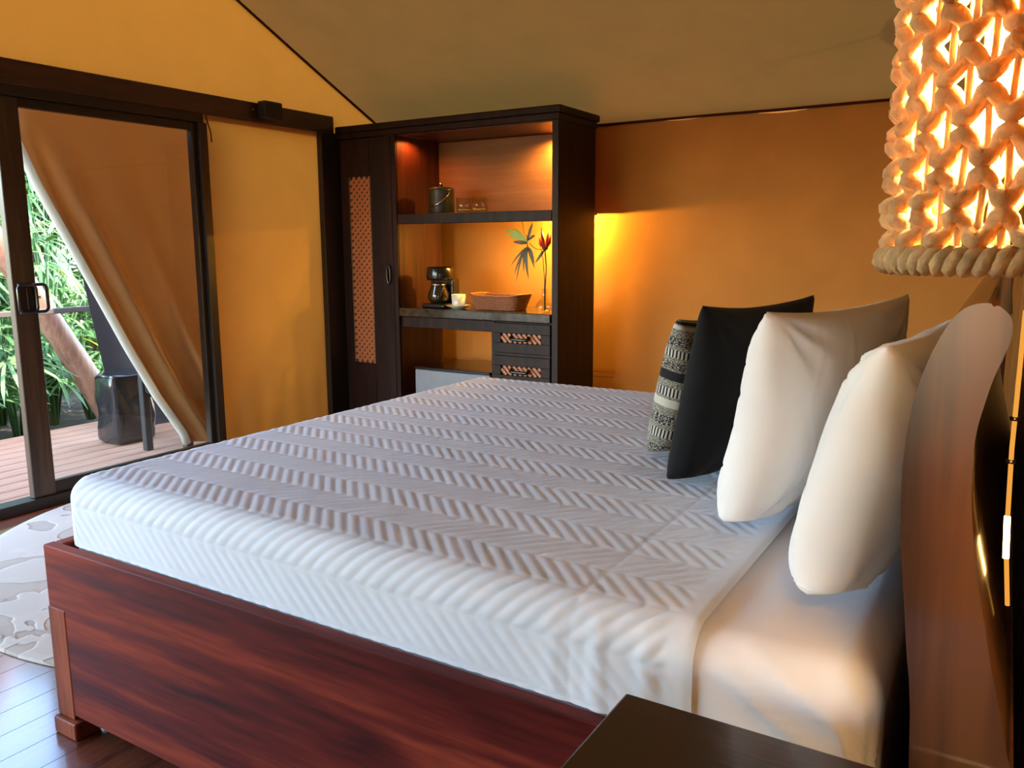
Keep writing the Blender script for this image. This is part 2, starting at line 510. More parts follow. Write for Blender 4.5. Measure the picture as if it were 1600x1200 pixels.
# beam and door frame
beam = box('header_beam', XL - .10, XL + .0, YF, 4.372, 2.05, 2.165, M['beam'], None, .004)
tag(beam, 'dark red wooden header beam over the sliding door', 'beam', kind='structure')
beam.name = 'trim_1'
track = box('trim_2', XL - .09, XL - .004, YF, 3.30, 2.0, 2.05, M['frame'], None, .002)
tag(track, 'dark upper sliding door track', 'trim', kind='structure')
sill = box('trim_3', XL - .10, XL + .0, YF, 3.30, 0, .055, M['frame'], None, .003)
tag(sill, 'dark lower sliding door track on the floor', 'trim', kind='structure')
jamb = box('trim_4', XL - .09, XL + .004, 3.262, 3.318, .055, 2.0, M['frame'], None, .003)
tag(jamb, 'dark door jamb post', 'trim', kind='structure')
seam = tube('trim_5', [(XL + .0, RIDGE_Y + (YB - RIDGE_Y) * k / 12, ZR - SLOPE * (YB - RIDGE_Y) * k / 12 - .006 - .02 * math.sin(PI * k / 12)) for k in range(13)], .0085, M['seam'])
tag(seam, 'dark red cord along the gable roof seam', 'trim', kind='structure')
seam2 = tube('trim_6', [(XL + (.1 - XL) * k / 12, YB - .008, ZE - .002 + .002 * math.sin(k * 2.1)) for k in range(13)], .0085, M['seam'])
tag(seam2, 'dark red cord along the top of the back wall', 'trim', kind='structure')

# sliding glass door leaves
def door_leaf(name, y0, y1, x, label, handle):
    d = empty(name, (x, (y0 + y1) / 2, .055), label, 'door', kind='structure')
    sw = .112
    box('door_stile', x - .022, x + .022, y0, y0 + sw, .056, 1.999, M['doorstile'], d, .003)
    box('door_stile', x - .022, x + .022, y1 - .035, y1, .056, 1.999, M['frame'], d, .003)
    box('door_rail', x - .018, x + .018, y0 + sw, y1 - .035, 1.955, 1.998, M['frame'], d, .002)
    box('door_rail', x - .018, x + .018, y0 + sw, y1 - .035, .057, .12, M['frame'], d, .002)
    box('door_glass', x - .003, x + .003, y0 + sw, y1 - .035, .12, 1.955, M['pane'], d, 0)
    if handle:
        h = box('door_handle', x + .022, x + .036, y0 + .018, y0 + .098, .975, 1.128, M['black'], d, .006, 2)
        def loop(ya, yb, depth):
            za, zb = .985, 1.118
            r = .022
            pts = []
            for cy, cz, a0 in ((ya + r, za + r, PI), (yb - r, za + r, 1.5 * PI), (yb - r, zb - r, 0), (ya + r, zb - r, .5 * PI)):
                for k in range(5):
                    a = a0 + k / 4 * PI / 2
                    pts.append((x + depth, cy + r * math.cos(a), cz + r * math.sin(a)))
            return pts
        tube('grip', loop(y0 + .008, y0 + .095, .05), .0075, M['black'], h, 8, True)
        tube('grip', loop(y0 + .060, y0 + .158, .030), .0085, M['black'], h, 8, True)
        lathe('lock_button', [(.0, .0), (.008, 0), (.008, .012), (0, .014)], (x + .045, y0 + .108, 1.05), M['metal'], h, 10)
    return d
M['doorstile'] = wood('door stile', (.018, .009, .006), (.04, .02, .011), (.07, .036, .018), 'z', .35, .2)
door_leaf('door_1', 2.150, 3.262, XL - .045, 'dark framed sliding glass door leaf with black handle', True)
door_leaf('door_2', YF + .03, .02, XL - .045, 'dark framed sliding glass door leaf pushed open', False)

# right wall: dark boards faced with upright varnished canes, canvas above
wr = empty('wall_right', (.1, 2, 0), 'dark wall of upright varnished canes behind the headboard', 'wall', kind='structure')
mesh('backing_board', [(xr(YF) + .02, YF, 0), (xr(YB + .05) + .02, YB + .05, 0), (xr(YB + .05) + .02, YB + .05, ZE), (xr(YF) + .02, YF, ZE)], [(0, 1, 2, 3)], M['canewood'], wr)
yy = np.linspace(YF, YB, 30)
Vs = []; Fs = []
for i, y in enumerate(yy):
    tz = ZE + SLOPE * (YB - y) if y > RIDGE_Y else ZE + (ZR - ZE) * (y - YF) / (RIDGE_Y - YF)
    Vs += [(xr(y) + .02, y, ZE), (xr(y) + .02, y, tz + .02)]
    if i: Fs.append((2 * i - 2, 2 * i, 2 * i + 1, 2 * i - 1))
mesh('gable_canvas', Vs, Fs, M['canvas_wall_warm'], wr)
bm = bmesh.new()
prof = []
for k in range(8):
    z = ZE * k / 7
    prof += [(.0158, z + .002), (.0172, z + .012)] if 0 < k < 7 else [(.0165, min(z, ZE - .004) + .002)]
bm_lathe(bm, prof, (0, 0, 0), 10)
tmp = bm_obj('cane', bm, M['canewood'], None, True); cane_me = tmp.data; bpy.data.objects.remove(tmp)
y = .9
while y < YB - .02:
    o = bpy.data.objects.new('cane', cane_me); link(o, wr)
    o.location = (xr(y), y, 0); o.rotation_euler = (0, 0, y * 7.3)
    y += .0345
corner = box('trim_7', xr(YB) - .045, xr(YB) - .012, YB - .05, YB - .012, 0, ZE - .02, M['seam'], None, .006, 2)
tag(corner, 'dark red corner post between canvas and cane walls', 'trim', kind='structure')

# ------------------------------------------------------------------ outside: deck, soil, rail, plants
deck = mesh('deck', [(-5.93, -2, -.09), (-4.2, -2, -.09), (-4.2, 6, -.09), (-5.93, 6, -.09)], [(0, 1, 2, 3)], M['deckwood'])
tag(deck, 'sunlit reddish plank deck outside the glass door', 'deck', kind='structure')
dp = box('deck_plank', -.0695, .0695, -2, 6, -.06, -.02, M['deckwood'], None, .003)
dme = dp.data; bpy.data.objects.remove(dp)
for k in range(12):
    o = bpy.data.objects.new('deck_plank', dme); link(o, deck)
    o.location = (-4.275 - k * .1435, 0, 0)
ground = grid_mesh('ground', (lambda U, V: np.stack([U, V, -.22 + waves(U, V, 31, 10, .3, 1.5) * .06], -1))(*np.meshgrid(np.linspace(-16, -5.95, 60), np.linspace(-10, 16, 90), indexing='ij')), M['soil'])
tag(ground, 'dark leaf-littered garden soil beyond the deck', 'soil', kind='structure')
fascia = box('deck_edge', -5.96, -5.935, -2, 6, -.26, -.022, M['deckwood'], deck, .003)

rail = empty('deck_railing', (-5.90, 3, -.02), 'thin grey wooden railing along the deck edge', 'railing')
box('top_rail', -5.925, -5.885, -1.6, 4.6, .825, .865, M['rail'], rail, .006, 2)
for y in (-1.5, .6, 2.45, 4.5):
    box('railing_post', -5.93, -5.88, y, y + .05, -.018, .825, M['rail'], rail, .004)

log = tube('leaning_log', [(-6.22, 4.00, -.26), (-6.21, 3.88, 0), (-6.2, 3.67, .40), (-6.2, 3.44, .82), (-6.2, 3.08, 1.46), (-6.2, 2.7, 2.1)], [.105, .10, .095, .088, .082, .078], M['log'], None, 14)
tag(log, 'smooth reddish log leaning diagonally beyond the railing', 'log')

# leaf meshes
def fan_leaf_mesh(name, blades, spread, length, width, mat, droop=.25, fold=.3):
    bm = bmesh.new()
    for i in range(blades):
        a = (i / (blades - 1) - .5) * spread
        L = length * (1 - .25 * abs(i / (blades - 1) - .5) * 2)
        prev = None
        for k in range(5):
            f = k / 4
            r = .02 + L * f
            w = width * (.35 + 1.3 * f) * (1 - f) ** .55 if f < 1 else .001
            z = -droop * L * f * f
            c = Vector((math.sin(a) * r, math.cos(a) * r, z))
            s = Vector((math.cos(a), -math.sin(a), 0)) * w
            row = [bm.verts.new(c - s + Vector((0, 0, w * fold))), bm.verts.new(c), bm.verts.new(c + s + Vector((0, 0, w * fold)))]
            if prev:
                bm.faces.new((prev[0], prev[1], row[1], row[0])); bm.faces.new((prev[1], prev[2], row[2], row[1]))
            prev = row
    o = bm_obj(name, bm, mat, None, True)
    me = o.data; bpy.data.objects.remove(o)
    return me
FAN = [fan_leaf_mesh('fan_leaf', 11, 3.4, .40, .020, M['leafA'], .35), fan_leaf_mesh('fan_leaf', 9, 2.8, .46, .022, M['leafA'], .2), fan_leaf_mesh('fan_leaf', 13, 4.2, .36, .018, M['leafA'], .5)]
STRAP = [fan_leaf_mesh('strap_leaf', 2, .12, .75, .030, M['leafB'], .7), fan_leaf_mesh('strap_leaf', 2, .08, .9, .026, M['leafB'], .35)]
YEL = fan_leaf_mesh('yellow_leaf', 2, .10, .42, .045, M['leafY'], .3)
BROAD = fan_leaf_mesh('broad_leaf', 2, .05, .34, .075, M['hedge'], .2)

def palm(x, y, h, n, seed, label, meshes, group='palms and leafy plants beyond the deck', cat='plant', name='fan_palm', z0=-.2, scl=1.0, yellow=0):
    rs = random.Random(seed)
    p = empty(name, (x, y, z0), label, cat, group)
    bm = bmesh.new()
    items = []
    for i in range(n):
        a = rs.uniform(0, 2 * PI)
        top = h * rs.uniform(.35, 1.0)
        rad = rs.uniform(.08, .38) * scl
        e = Vector((x + math.cos(a) * rad, y + math.sin(a) * rad, z0 + top))
        bm_tube(bm, [(x + math.cos(a) * .03, y + math.sin(a) * .03, z0), (x + math.cos(a) * rad * .4, y + math.sin(a) * rad * .4, z0 + top * .6), e], [.009, .007, .004], 5)
        items.append((e, a))
    bm_obj('plant_stems', bm, M['leafA'], p, True)
    for i, (e, a) in enumerate(items):
        me = YEL if i < yellow else rs.choice(meshes)
        o = bpy.data.objects.new('leaf', me); link(o, p)
        o.location = e
        o.rotation_euler = (rs.uniform(-.5, .7), rs.uniform(-.4, .4), a - PI / 2 + rs.uniform(-.5, .5))
        s = rs.uniform(.75, 1.25) * scl
        o.scale = (s, s, s)
    return p
PLANTS = [
 (-6.7, 2.35, 1.1, 12, 0), (-6.6, 3.05, .75, 12, 0), (-6.75, 3.45, 1.0, 14, 0), (-6.9, 4.15, .85, 14, 0), (-6.55, 4.45, .5, 10, 1),
 (-7.3, 2.7, 1.5, 14, 0), (-7.3, 3.6, 1.45, 16, 0), (-7.4, 4.5, 1.3, 14, 0), (-7.0, 5.1, .9, 12, 0),
 (-8.0, 3.0, 2.0, 14, 1), (-8.0, 4.1, 2.0, 16, 1), (-8.1, 5.2, 1.9, 14, 1), (-6.6, 1.6, 1.0, 10, 0), (-7.5, 1.8, 1.6, 12, 0),
 (-6.95, 3.85, 1.75, 16, 1), (-6.9, 3.0, 1.65, 16, 1), (-6.6, 2.75, 1.35, 12, 1), (-7.7, 3.3, 2.3, 22, 0), (-7.7, 4.3, 2.3, 22, 0), (-7.6, 2.3, 2.2, 18, 0), (-8.3, 3.6, 2.9, 24, 1), (-8.3, 4.7, 2.8, 24, 1), (-7.2, 3.2, 2.0, 20, 1),
]
for i, (x, y, h, n, k) in enumerate(PLANTS):
    near = -7.05 < x
    lab = ('green fan-leaved palm growing just beyond the deck railing' if near else 'green fan-leaved palm deeper in the garden') if k == 0 else ('strap-leaved green plant beside the leaning log' if near else 'tall strap-leaved plant deep in the garden')
    grp = ('fan palms beyond the railing' if near else 'fan palms deep in the garden') if k == 0 else ('strap plants by the log' if near else 'strap plants deep in the garden')
    palm(x, y, h, n, 100 + i, lab, FAN if k == 0 else STRAP + [BROAD], grp, 'plant', 'fan_palm' if k == 0 else 'strap_plant', yellow=2 if i in (6, 14) else 0)

def hedge(x, y, z, r, h, n, seed, label, grp):
    rs = random.Random(seed)
    t = empty('garden_tree', (x, y, -.25), label, 'tree', grp)
    tube('tree_trunk', [(x, y, -.3), (x + .1, y + .05, z * .5), (x, y, z)], [.09, .07, .04], M['log'], t, 8)
    nv = []; nf = []
    for i in range(n):
        d = Vector((rs.gauss(0, 1), rs.gauss(0, 1), rs.gauss(0, 1))).normalized() * (rs.uniform(.3, 1) ** .5)
        c = Vector((x + d.x * r, y + d.y * r, z + d.z * h))
        a = rs.uniform(0, 6.28); s = rs.uniform(.07, .16)
        u = Vector((math.cos(a), math.sin(a), rs.uniform(-.7, .5))) * s
        w = Vector((-math.sin(a), math.cos(a), rs.uniform(-.4, .4))) * s * .4
        b = len(nv); nv += [c - u, c + w, c + u, c - w]; nf.append((b, b + 1, b + 2, b + 3))
    o = mesh('foliage', nv, nf, M['hedge'], t); o['kind'] = 'stuff'
for i, (x, y, z, r, h) in enumerate([(-9.6, 2.2, 1.2, 1.1, 1.5), (-9.7, 4.0, 1.3, 1.2, 1.6), (-9.6, 5.8, 1.2, 1.2, 1.6), (-9.8, 7.6, 1.4, 1.3, 1.7), (-9.4, .4, 1.2, 1.1, 1.4), (-9.3, 3.1, 2.3, 1.1, 1.3), (-9.3, 5.0, 2.4, 1.1, 1.3)]):
    hedge(x, y, z, r, h, 3500, 300 + i, 'dense green tree filling the back of the garden', 'trees at the back of the garden')

# outer canvas flap, tied back to the right
FE = [(2.315, 2.0), (2.348, 1.846), (2.441, 1.605), (2.567, 1.334), (2.701, 1.042), (2.847, .728), (3.007, .427), (3.20, .13)]
ez = np.array([p[1] for p in FE])[::-1]; ey = np.array([p[0] for p in FE])[::-1]
nu, nv = 70, 90
S, Z = np.meshgrid(np.linspace(0, 1, nu), np.linspace(.10, 2.0, nv), indexing='ij')
edge = np.interp(Z, ez, ey)
RY = 3.42
Yf = edge + (RY - edge) * S
width = RY - edge
dd = S * width
fold = .02 * np.sin(Z * 2.4 + S * 3)
for d0, sg, am in ((.075, .028, -.05), (.16, .04, .035), (.27, .045, -.04), (.42, .07, .03), (.60, .08, -.03)):
    fold = fold + am * np.exp(-((dd - d0 * (.55 + .45 * width / 1.1)) / sg) ** 2) * np.clip((1.9 - Z) / .6, 0, 1)
curl = np.exp(-S * width / .03) * -.045
flap = empty('tent_flap', (XL - .2, 3.3, 0), 'tan canvas tent flap pulled aside behind the glass door', 'tent flap')
Xf = XL - .17 + fold + curl
grid_mesh('flap_cloth', np.stack([Xf, Yf, Z], -1), M['canvas_flap'], flap)
M['hem'] = canvas('pale hem', (.80, .76, .68), .4, (.8, .75, .65))
tube('flap_hem', [(XL - .215 + float(np.interp(z, Z[0], fold[0])), float(np.interp(z, ez, ey)) - .008, z) for z in np.linspace(.10, 1.99, 30)], .024, M['hem'], flap, 10)

# dark outer flap behind the armchair
U, V = np.meshgrid(np.linspace(0, 1, 16), np.linspace(0, 1, 24), indexing='ij')
le = 3.06 + .26 * (1 - V) ** 1.2
dk = grid_mesh('dark_flap', np.stack([-5.42 + .02 * np.sin(U * 14), le + (4.3 - le) * U, .002 + 1.9 * V], -1), M['darkflap'])
tag(dk, 'dark grey cloth flap hanging behind the black armchair', 'tent flap')
dk.location = (0, .14, -.02)

# black armchair on deck
ch = empty('armchair', (-4.6, 3.55, -.02), 'black wooden armchair standing on the deck behind the tent flap', 'chair')
cx0, cx1, cy0, cy1 = -4.825, -4.37, 3.235, 3.85
for (x, y, t) in ((cx1 - .045, cy0, .585), (cx0, cy0, .585), (cx1 - .045, cy1 - .05, .92), (cx0, cy1 - .05, .92)):
    box('leg', x, x + .045, y, y + .05, -.019, t, M['blackmatte'], ch, .004)
box('armrest', cx1 - .052, cx1 + .008, cy0 - .01, cy1, .585, .61, M['blackmatte'], ch, .006)
box('armrest', cx0 - .008, cx0 + .052, cy0 - .01, cy1, .585, .61, M['blackmatte'], ch, .006)
box('seat_rail', cx1 - .04, cx1 - .005, cy0 + .05, cy1 - .05, .33, .39, M['blackmatte'], ch, .003)
box('seat_rail', cx0 + .005, cx0 + .04, cy0 + .05, cy1 - .05, .33, .39, M['blackmatte'], ch, .003)
box('seat', cx0 + .045, cx1 - .045, cy0 + .01, cy1 - .04, .36, .43, M['blackfab'], ch, .02, 3)
for k in range(6):
    yb_ = cy1 - .035
    box('back_slat', cx0 + .06 + k * .064, cx0 + .09 + k * .064, yb_, yb_ + .015, .43, .88, M['blackmatte'], ch, .003)
box('back_rail', cx0 + .045, cx1 - .045, cy1 - .045, cy1 - .015, .88, .93, M['blackmatte'], ch, .005)

# black plastic wrapped bundle
bm = bmesh.new()
bm_box(bm, -5.30, -5.04, 3.21, 3.50, -.015, .46, .035, 3)
bmesh.ops.subdivide_edges(bm, edges=bm.edges[:], cuts=5, use_grid_fill=True)
for v in bm.verts:
    n_ = noise.noise(v.co * 9) * .022 + noise.noise(Vector((v.co.x * 9, v.co.y * 9, v.co.z * 40))) * .014
    if v.co.z > .02: v.co += Vector((v.co.x + 5.17, v.co.y - 3.35, 0)).normalized() * n_
    if v.co.z > .42: v.co.y -= .03 * (v.co.z - .42) / .05; v.co.z += n_
bag = bm_obj('plastic_bundle', bm, M['bagplastic'], None, True)
tag(bag, 'bundle wrapped in crinkled shiny black plastic on the deck', 'bundle')

# ------------------------------------------------------------------ rug
bm = bmesh.new()
bm_lathe(bm, [(0, .014), (1.0, .014), (1.26, .014), (1.285, .011), (1.29, .001), (0, .001)], (0, 0, 0), 96)
rug = bm_obj('round_rug', bm, M['rug'], None)
rug.location = (-2.79, 2.557, 0)
tag(rug, 'round beige rug with raised leafy pattern on the wooden floor', 'rug')

# ------------------------------------------------------------------ bed
BX0, BX1, BY0, BY1 = -2.135, -.10, 1.121, 3.16
bed = empty('bed_frame', (-1.1, 2.14, 0), 'reddish varnished wooden bed frame with curved headboard', 'bed')
box('side_board', BX0, BX1 + .02, BY0, BY0 + .032, .062, .53, M['bedwood'], bed, .003)
box('side_board', BX0, BX1 + .02, BY1 - .032, BY1, .062, .53, M['bedwood'], bed, .003)
box('foot_board', BX0 + .0, BX0 + .034, BY0 + .033, BY1 - .033, .062, .529, M['bedwood'], bed, .003)
for (x0, y0) in ((BX0 - .002, BY0 - .003), (BX0 - .002, BY1 - .05)):
    box('leg', x0, x0 + .075, y0 + .001, y0 + .053, .05, .36, M['legwood'], bed, .002)
    box('foot_block', x0 - .003, x0 + .095, y0 - .012 if y0 < 2 else y0, y0 + .062, .001 if y0 < 2 else .0148, .048, M['legwood'], bed, .003)
box('platform', BX0 + .036, BX1, BY0 + .034, BY1 - .034, .27, .30, M['bedwood'], bed, .002)
box('centre_support', -1.2, -1.12, 2.1, 2.18, .001, .27, M['bedwood'], bed, .002)
# headboard: S-shaped profile
prof = [(-.060, .03), (-.072, .639), (-.087, .81), (-.100, .925), (-.105, 1.006), (-.104, 1.062), (-.098, 1.118), (-.086, 1.165), (-.070, 1.204), (-.055, 1.224), (-.040, 1.231), (-.024, 1.231), (-.011, 1.222), (-.005, 1.210), (-.005, 1.192), (-.011, 1.170), (-.018, 1.148), (-.024, 1.121), (-.031, 1.079), (-.031, 1.033), (-.028, .987), (-.019, .925), (-.007, .863), (.008, .794), (.023, .732), (.034, .677), (.045, .60), (.060, .03)]
def spline(ps, k=4):
    P = [Vector((p[0], 0, p[1])) for p in ps]; out = []
    for i in range(len(P) - 1):
        p0, p1, p2, p3 = P[max(i - 1, 0)], P[i], P[i + 1], P[min(i + 2, len(P) - 1)]
        for j in range(k):
            t = j / k
            out.append(.5 * ((2 * p1) + (-p0 + p2) * t + (2 * p0 - 5 * p1 + 4 * p2 - p3) * t * t + (-p0 + 3 * p1 - 3 * p2 + p3) * t ** 3))
    out.append(P[-1])
    return out
pp = spline(prof)
bm = bmesh.new()
HY0, HY1 = 1.08, 3.19
skew = -.013
A = [bm.verts.new((p.x, HY0, p.z)) for p in pp]
B = [bm.verts.new((p.x + skew * (HY1 - HY0), HY1, p.z)) for p in pp]
n = len(pp)
for i in range(n):
    j = (i + 1) % n
    f = bm.faces.new((A[i], A[j], B[j], B[i])); f.smooth = True
fa = bm.faces.new(A[::-1]); fb = bm.faces.new(B)
es = [e for e in fa.edges]
bmesh.ops.bevel(bm, geom=es, offset=.003, segments=2, affect='EDGES')
bmesh.ops.triangulate(bm, faces=[f for f in bm.faces if len(f.verts) > 4])
hb = bm_obj('headboard', bm, M['headwood'], bed)

# mattress in a white fitted sheet, and the quilt
def draped(X, Y, x0, x1, y0, y1, ztop, r, disp):
    """cloth over a rounded box: flat coordinates (X,Y) bent over the edges, disp along the normal"""
    cx = np.clip(X, x0 + r, x1 - r); cy = np.clip(Y, y0 + r, y1 - r)
    qx = X - cx; qy = Y - cy
    q = np.hypot(qx, qy)
    dx = np.divide(qx, q, out=np.zeros_like(q), where=q > 1e-9); dy = np.divide(qy, q, out=np.zeros_like(q), where=q > 1e-9)
    arc = r * PI / 2
    a = np.clip(q, 0, arc) / r
    hor = r * np.sin(a); drop = r * (1 - np.cos(a)) + np.clip(q - arc, 0, None)
    nh = np.sin(a); nz_ = np.cos(a)
    return np.stack([cx + dx * (hor + nh * disp), cy + dy * (hor + nh * disp), ztop - drop + nz_ * disp], -1)

MX0, MX1, MY0, MY1, MZ, MR = -2.088, -.118, 1.160, 3.122, .708, .06
def over(D): return D - MR + MR * PI / 2
DR = over(MZ - .305)
X, Y = np.meshgrid(np.linspace(MX0 + MR - DR, MX1 - MR + DR, 260), np.linspace(MY0 + MR - DR, MY1 - MR + DR, 220), indexing='ij')
# trim the corner overshoot so both drops end level
def clampq(X, Y, x0, x1, y0, y1, r, D):
    cx = np.clip(X, x0 + r, x1 - r); cy = np.clip(Y, y0 + r, y1 - r)
    qx = X - cx; qy = Y - cy; q = np.hypot(qx, qy)
    s = np.where(q > D, D / np.maximum(q, 1e-9), 1)
    return cx + qx * s, cy + qy * s
Xc, Yc = clampq(X, Y, MX0, MX1, MY0, MY1, MR, DR)
side = np.clip((MY0 + .04 - Yc) / .08, 0, 1)
headz = np.clip((Xc + .372) / .07, 0, 1)
tt = (Xc * .72 - (MY0 - Yc) * .9)
wr1 = (np.maximum(0, np.sin(tt * 95 + 1.2 * np.sin(Xc * 14))) ** 2 * .008 + .003 * np.sin(Xc * 23 + Yc * 17)) * side * headz
wr2 = waves(Xc, Yc, 41, 10, 1, 4) * .0025 * headz
disp = wr1 + wr2 - .004 * (1 - headz)
mat_o = grid_mesh('mattress', draped(Xc, Yc, MX0, MX1, MY0, MY1, MZ - .004, MR, disp), M['sheet'])
tag(mat_o, 'thick mattress in a smooth white fitted sheet, bare beside the headboard', 'mattress')
mb = mesh('mattress_base', [(MX0, MY0, .303), (MX1, MY0, .303), (MX1, MY1, .303), (MX0, MY1, .303)], [(0, 1, 2, 3)], M['sheet'], mat_o)

QX1 = -.385
QD = over(MZ - .53)
QR = MR
nx = int((QX1 - (MX0 + MR - QD)) / .0055); ny = int((MY1 - MY0 - 2 * MR + 2 * QD) / .0055)
X, Y = np.meshgrid(np.linspace(MX0 + MR - QD, QX1, nx), np.linspace(MY0 + MR - QD, MY1 - MR + QD, ny), indexing='ij')
Xc, Yc = clampq(X, Y, MX0, 5, MY0, MY1, QR, QD)
HALF, PER = .10, .037
g = (Y - MY0 + .045 + 5 * HALF * 2) / HALF
tri = np.abs((g % 2) - 1)
w = (X + tri * HALF * .95) / PER
fr = np.abs((w % 1) - .5) * 2
puff = 1 - fr ** 2.6
crease = np.minimum(g % 1, 1 - g % 1) * HALF
puff = puff * np.clip(crease / .007, .35, 1)
hemm = np.clip((QX1 - .035 - X) / .012, 0, 1)
bandline = 1 - np.exp(-((X + .60) / .005) ** 2)
h = .0015 + .0031 * puff * hemm * (.3 + .7 * bandline) + (1 - hemm) * .003 + waves(X, Y, 55, 10, .6, 2.5) * .002
lowe = np.clip((QX1 - X) / .01, 0, 1)
h = h * (.15 + .85 * lowe)
foldw = .004 * np.maximum(0, np.sin((X + 1.2) * 70)) * np.clip((X + .66) / .05, 0, 1) * np.clip((MY0 + .03 - Yc) / .06, 0, 1)
quilt = grid_mesh('quilt', draped(Xc, Yc, MX0, 5, MY0, MY1, MZ + .001, QR, h + foldw), M['quilt'])
tag(quilt, 'white quilted bedspread with stitched chevron pattern covering the mattress', 'quilt')

# pillows
def pillow(name, label, w, h, t, mat, loc, yaw, lean, seed, cat, corner=.35, puff=.42, wrinkle=.012, n=70, roll=0, sag=.0, blunt=2.4):
    u = np.linspace(-1, 1, n)
    U, V = np.meshgrid(u, u, indexing='ij')
    fx = 1 - .085 * (1 - V ** 2); fy = 1 - .075 * (1 - U ** 2)      # edges pull in between the corners
    Pu = U * fx * w / 2; Pv = V * fy * h / 2
    eu = np.where(U < 0, blunt, 2.4)
    th = (np.clip(1 - np.abs(U) ** eu, 0, 1) * np.clip(1 - np.abs(V) ** 2.4, 0, 1)) ** puff
    rs = np.random.RandomState(seed)
    wr_ = waves(Pu, Pv, seed, 14, 2, 7) * wrinkle * .6
    rg = np.abs(waves(Pu, Pv * 1.6, seed + 77, 9, 1.5, 5)); wr_ = wr_ - np.exp(-(rg / .045) ** 2) * wrinkle * .35
    # creases running from corners
    for cu, cv in ((-1, -1), (1, -1), (-1, 1), (1, 1)):
        d = np.hypot(U - cu, V - cv); ang = np.arctan2(V - cv, U - cu)
        wr_ = wr_ + np.sin(ang * 12 + rs.uniform(0, 6)) * np.exp(-(d / .5) ** 2) * wrinkle * .9 * np.clip(d / .3 - .2, 0, 1)
    low = np.clip(-V, 0, 1)
    bulge = 1 + sag * low * 1.2 - sag * np.clip(V, 0, 1)
    zt = th * t / 2 * bulge
    me_v = []
    up = np.stack([Pu, Pv, zt + wr_ * th ** .5], -1)
    dn = np.stack([Pu, Pv, -zt * .9 + wr_[::-1, :] * th ** .5 * .7], -1)
    idx = np.arange(n * n).reshape(n, n)
    def quads(ix): return np.stack([ix[:-1, :-1], ix[1:, :-1], ix[1:, 1:], ix[:-1, 1:]], -1).reshape(-1, 4)
    inner = np.zeros((n, n), bool); inner[1:-1, 1:-1] = True
    idx2 = idx.copy(); cnt = n * n
    ii = np.where(inner.ravel())[0]; idx2.ravel()[ii] = cnt + np.arange(len(ii))
    V3 = np.concatenate([up.reshape(-1, 3), dn.reshape(-1, 3)[ii]])
    Q = np.concatenate([quads(idx), quads(idx2)[:, ::-1]])
    seg = np.hypot(np.diff(Pu, axis=0), np.diff(zt, axis=0))
    AU = np.concatenate([np.zeros((1, n)), np.cumsum(seg, 0)], 0) / w
    uvs = np.concatenate([np.stack([AU, (V + 1) / 2], -1).reshape(-1, 2), np.stack([-AU, (V + 1) / 2], -1).reshape(-1, 2)[ii]])
    # local: u along length (world y), v up, thickness towards the foot of the bed
    W = np.stack([-V3[:, 2], V3[:, 0], V3[:, 1]], -1)
    R = Matrix.Rotation(-yaw, 3, 'Z') @ Matrix.Rotation(lean, 3, 'Y') @ Matrix.Rotation(roll, 3, 'X')
    W = W @ np.array(R).T
    zmin = MZ + .006
    c = np.array(loc)
    W = W + c
    lowpart = W[:, 2] < zmin + .03                     # settle the lower edge on the bed
    W[:, 2] = np.where(lowpart, zmin + .03 + (W[:, 2] - zmin - .03) * .12, W[:, 2])
    W[:, 2] = np.maximum(W[:, 2], zmin)
    me = bpy.data.meshes.new(name)
    me.from_pydata([tuple(p) for p in (W - c)], [], [tuple(int(k) for k in q) for q in Q])
    L = me.uv_layers.new(name='UVMap')
    li = np.zeros(len(me.loops), np.int32); me.loops.foreach_get('vertex_index', li)
    L.data.foreach_set('uv', uvs[li].astype(np.float32).ravel())
    me.materials.append(mat)
    me.polygons.foreach_set('use_smooth', [True] * len(me.polygons))
    o = bpy.data.objects.new(name, me); COL.objects.link(o); o.location = loc
    return tag(o, label, cat)
pillow('pillow', 'plump white pillow leaning directly against the headboard', .72, .47, .185, M['pillow'], (-.176, 1.68, .92), math.radians(5), math.radians(12), 3, 'pillow', sag=.12, blunt=5, wrinkle=.016)
pillow('pillow', 'white pillow standing between the black cushion and the rear pillow', .74, .47, .17, M['pillow'], (-.36, 1.955, .94), math.radians(13), math.radians(9), 8, 'pillow', sag=.15, blunt=5, wrinkle=.016)
pillow('cushion', 'square black cushion propped in front of the white pillows', .55, .47, .15, M['blackfab'], (-.585, 2.10, .93), math.radians(14), math.radians(10), 12, 'cushion', wrinkle=.006, sag=.15, blunt=3)
pillow('throw_pillow', 'black and white woven striped cushion in front of the black one', .46, .41, .15, M['stripes'], (-.745, 2.29, .905), math.radians(12), math.radians(11), 15, 'cushion', wrinkle=.005, sag=.1, blunt=4)

# ------------------------------------------------------------------ nightstand
ns = empty('nightstand', (-.2, .8, 0), 'dark polished wooden nightstand beside the bed', 'nightstand')
NX0, NX1, NY0, NY1 = -.447, .055, .58, 1.045
box('table_top', NX0, NX1, NY0, NY1, .622, .65, M['nightwood'], ns, .004, 2)
for x in (NX0 + .03, NX1 - .075):
    for y in (NY0 + .03, NY1 - .075):
        box('leg', x, x + .045, y, y + .045, .001, .622, M['nightwood'], ns, .002)
box('side_panel', NX0 + .035, NX0 + .055, NY0 + .075, NY1 - .075, .15, .62, M['nightwood'], ns, .001)
box('side_panel', NX1 - .055, NX1 - .035, NY0 + .075, NY1 - .075, .15, .62, M['nightwood'], ns, .001)
box('back_panel', NX0 + .075, NX1 - .075, NY1 - .06, NY1 - .04, .15, .62, M['nightwood'], ns, .001)
dr = box('drawer', NX0 + .078, NX1 - .078, NY0 + .03, NY0 + .055, .44, .60, M['nightwood'], ns, .003)
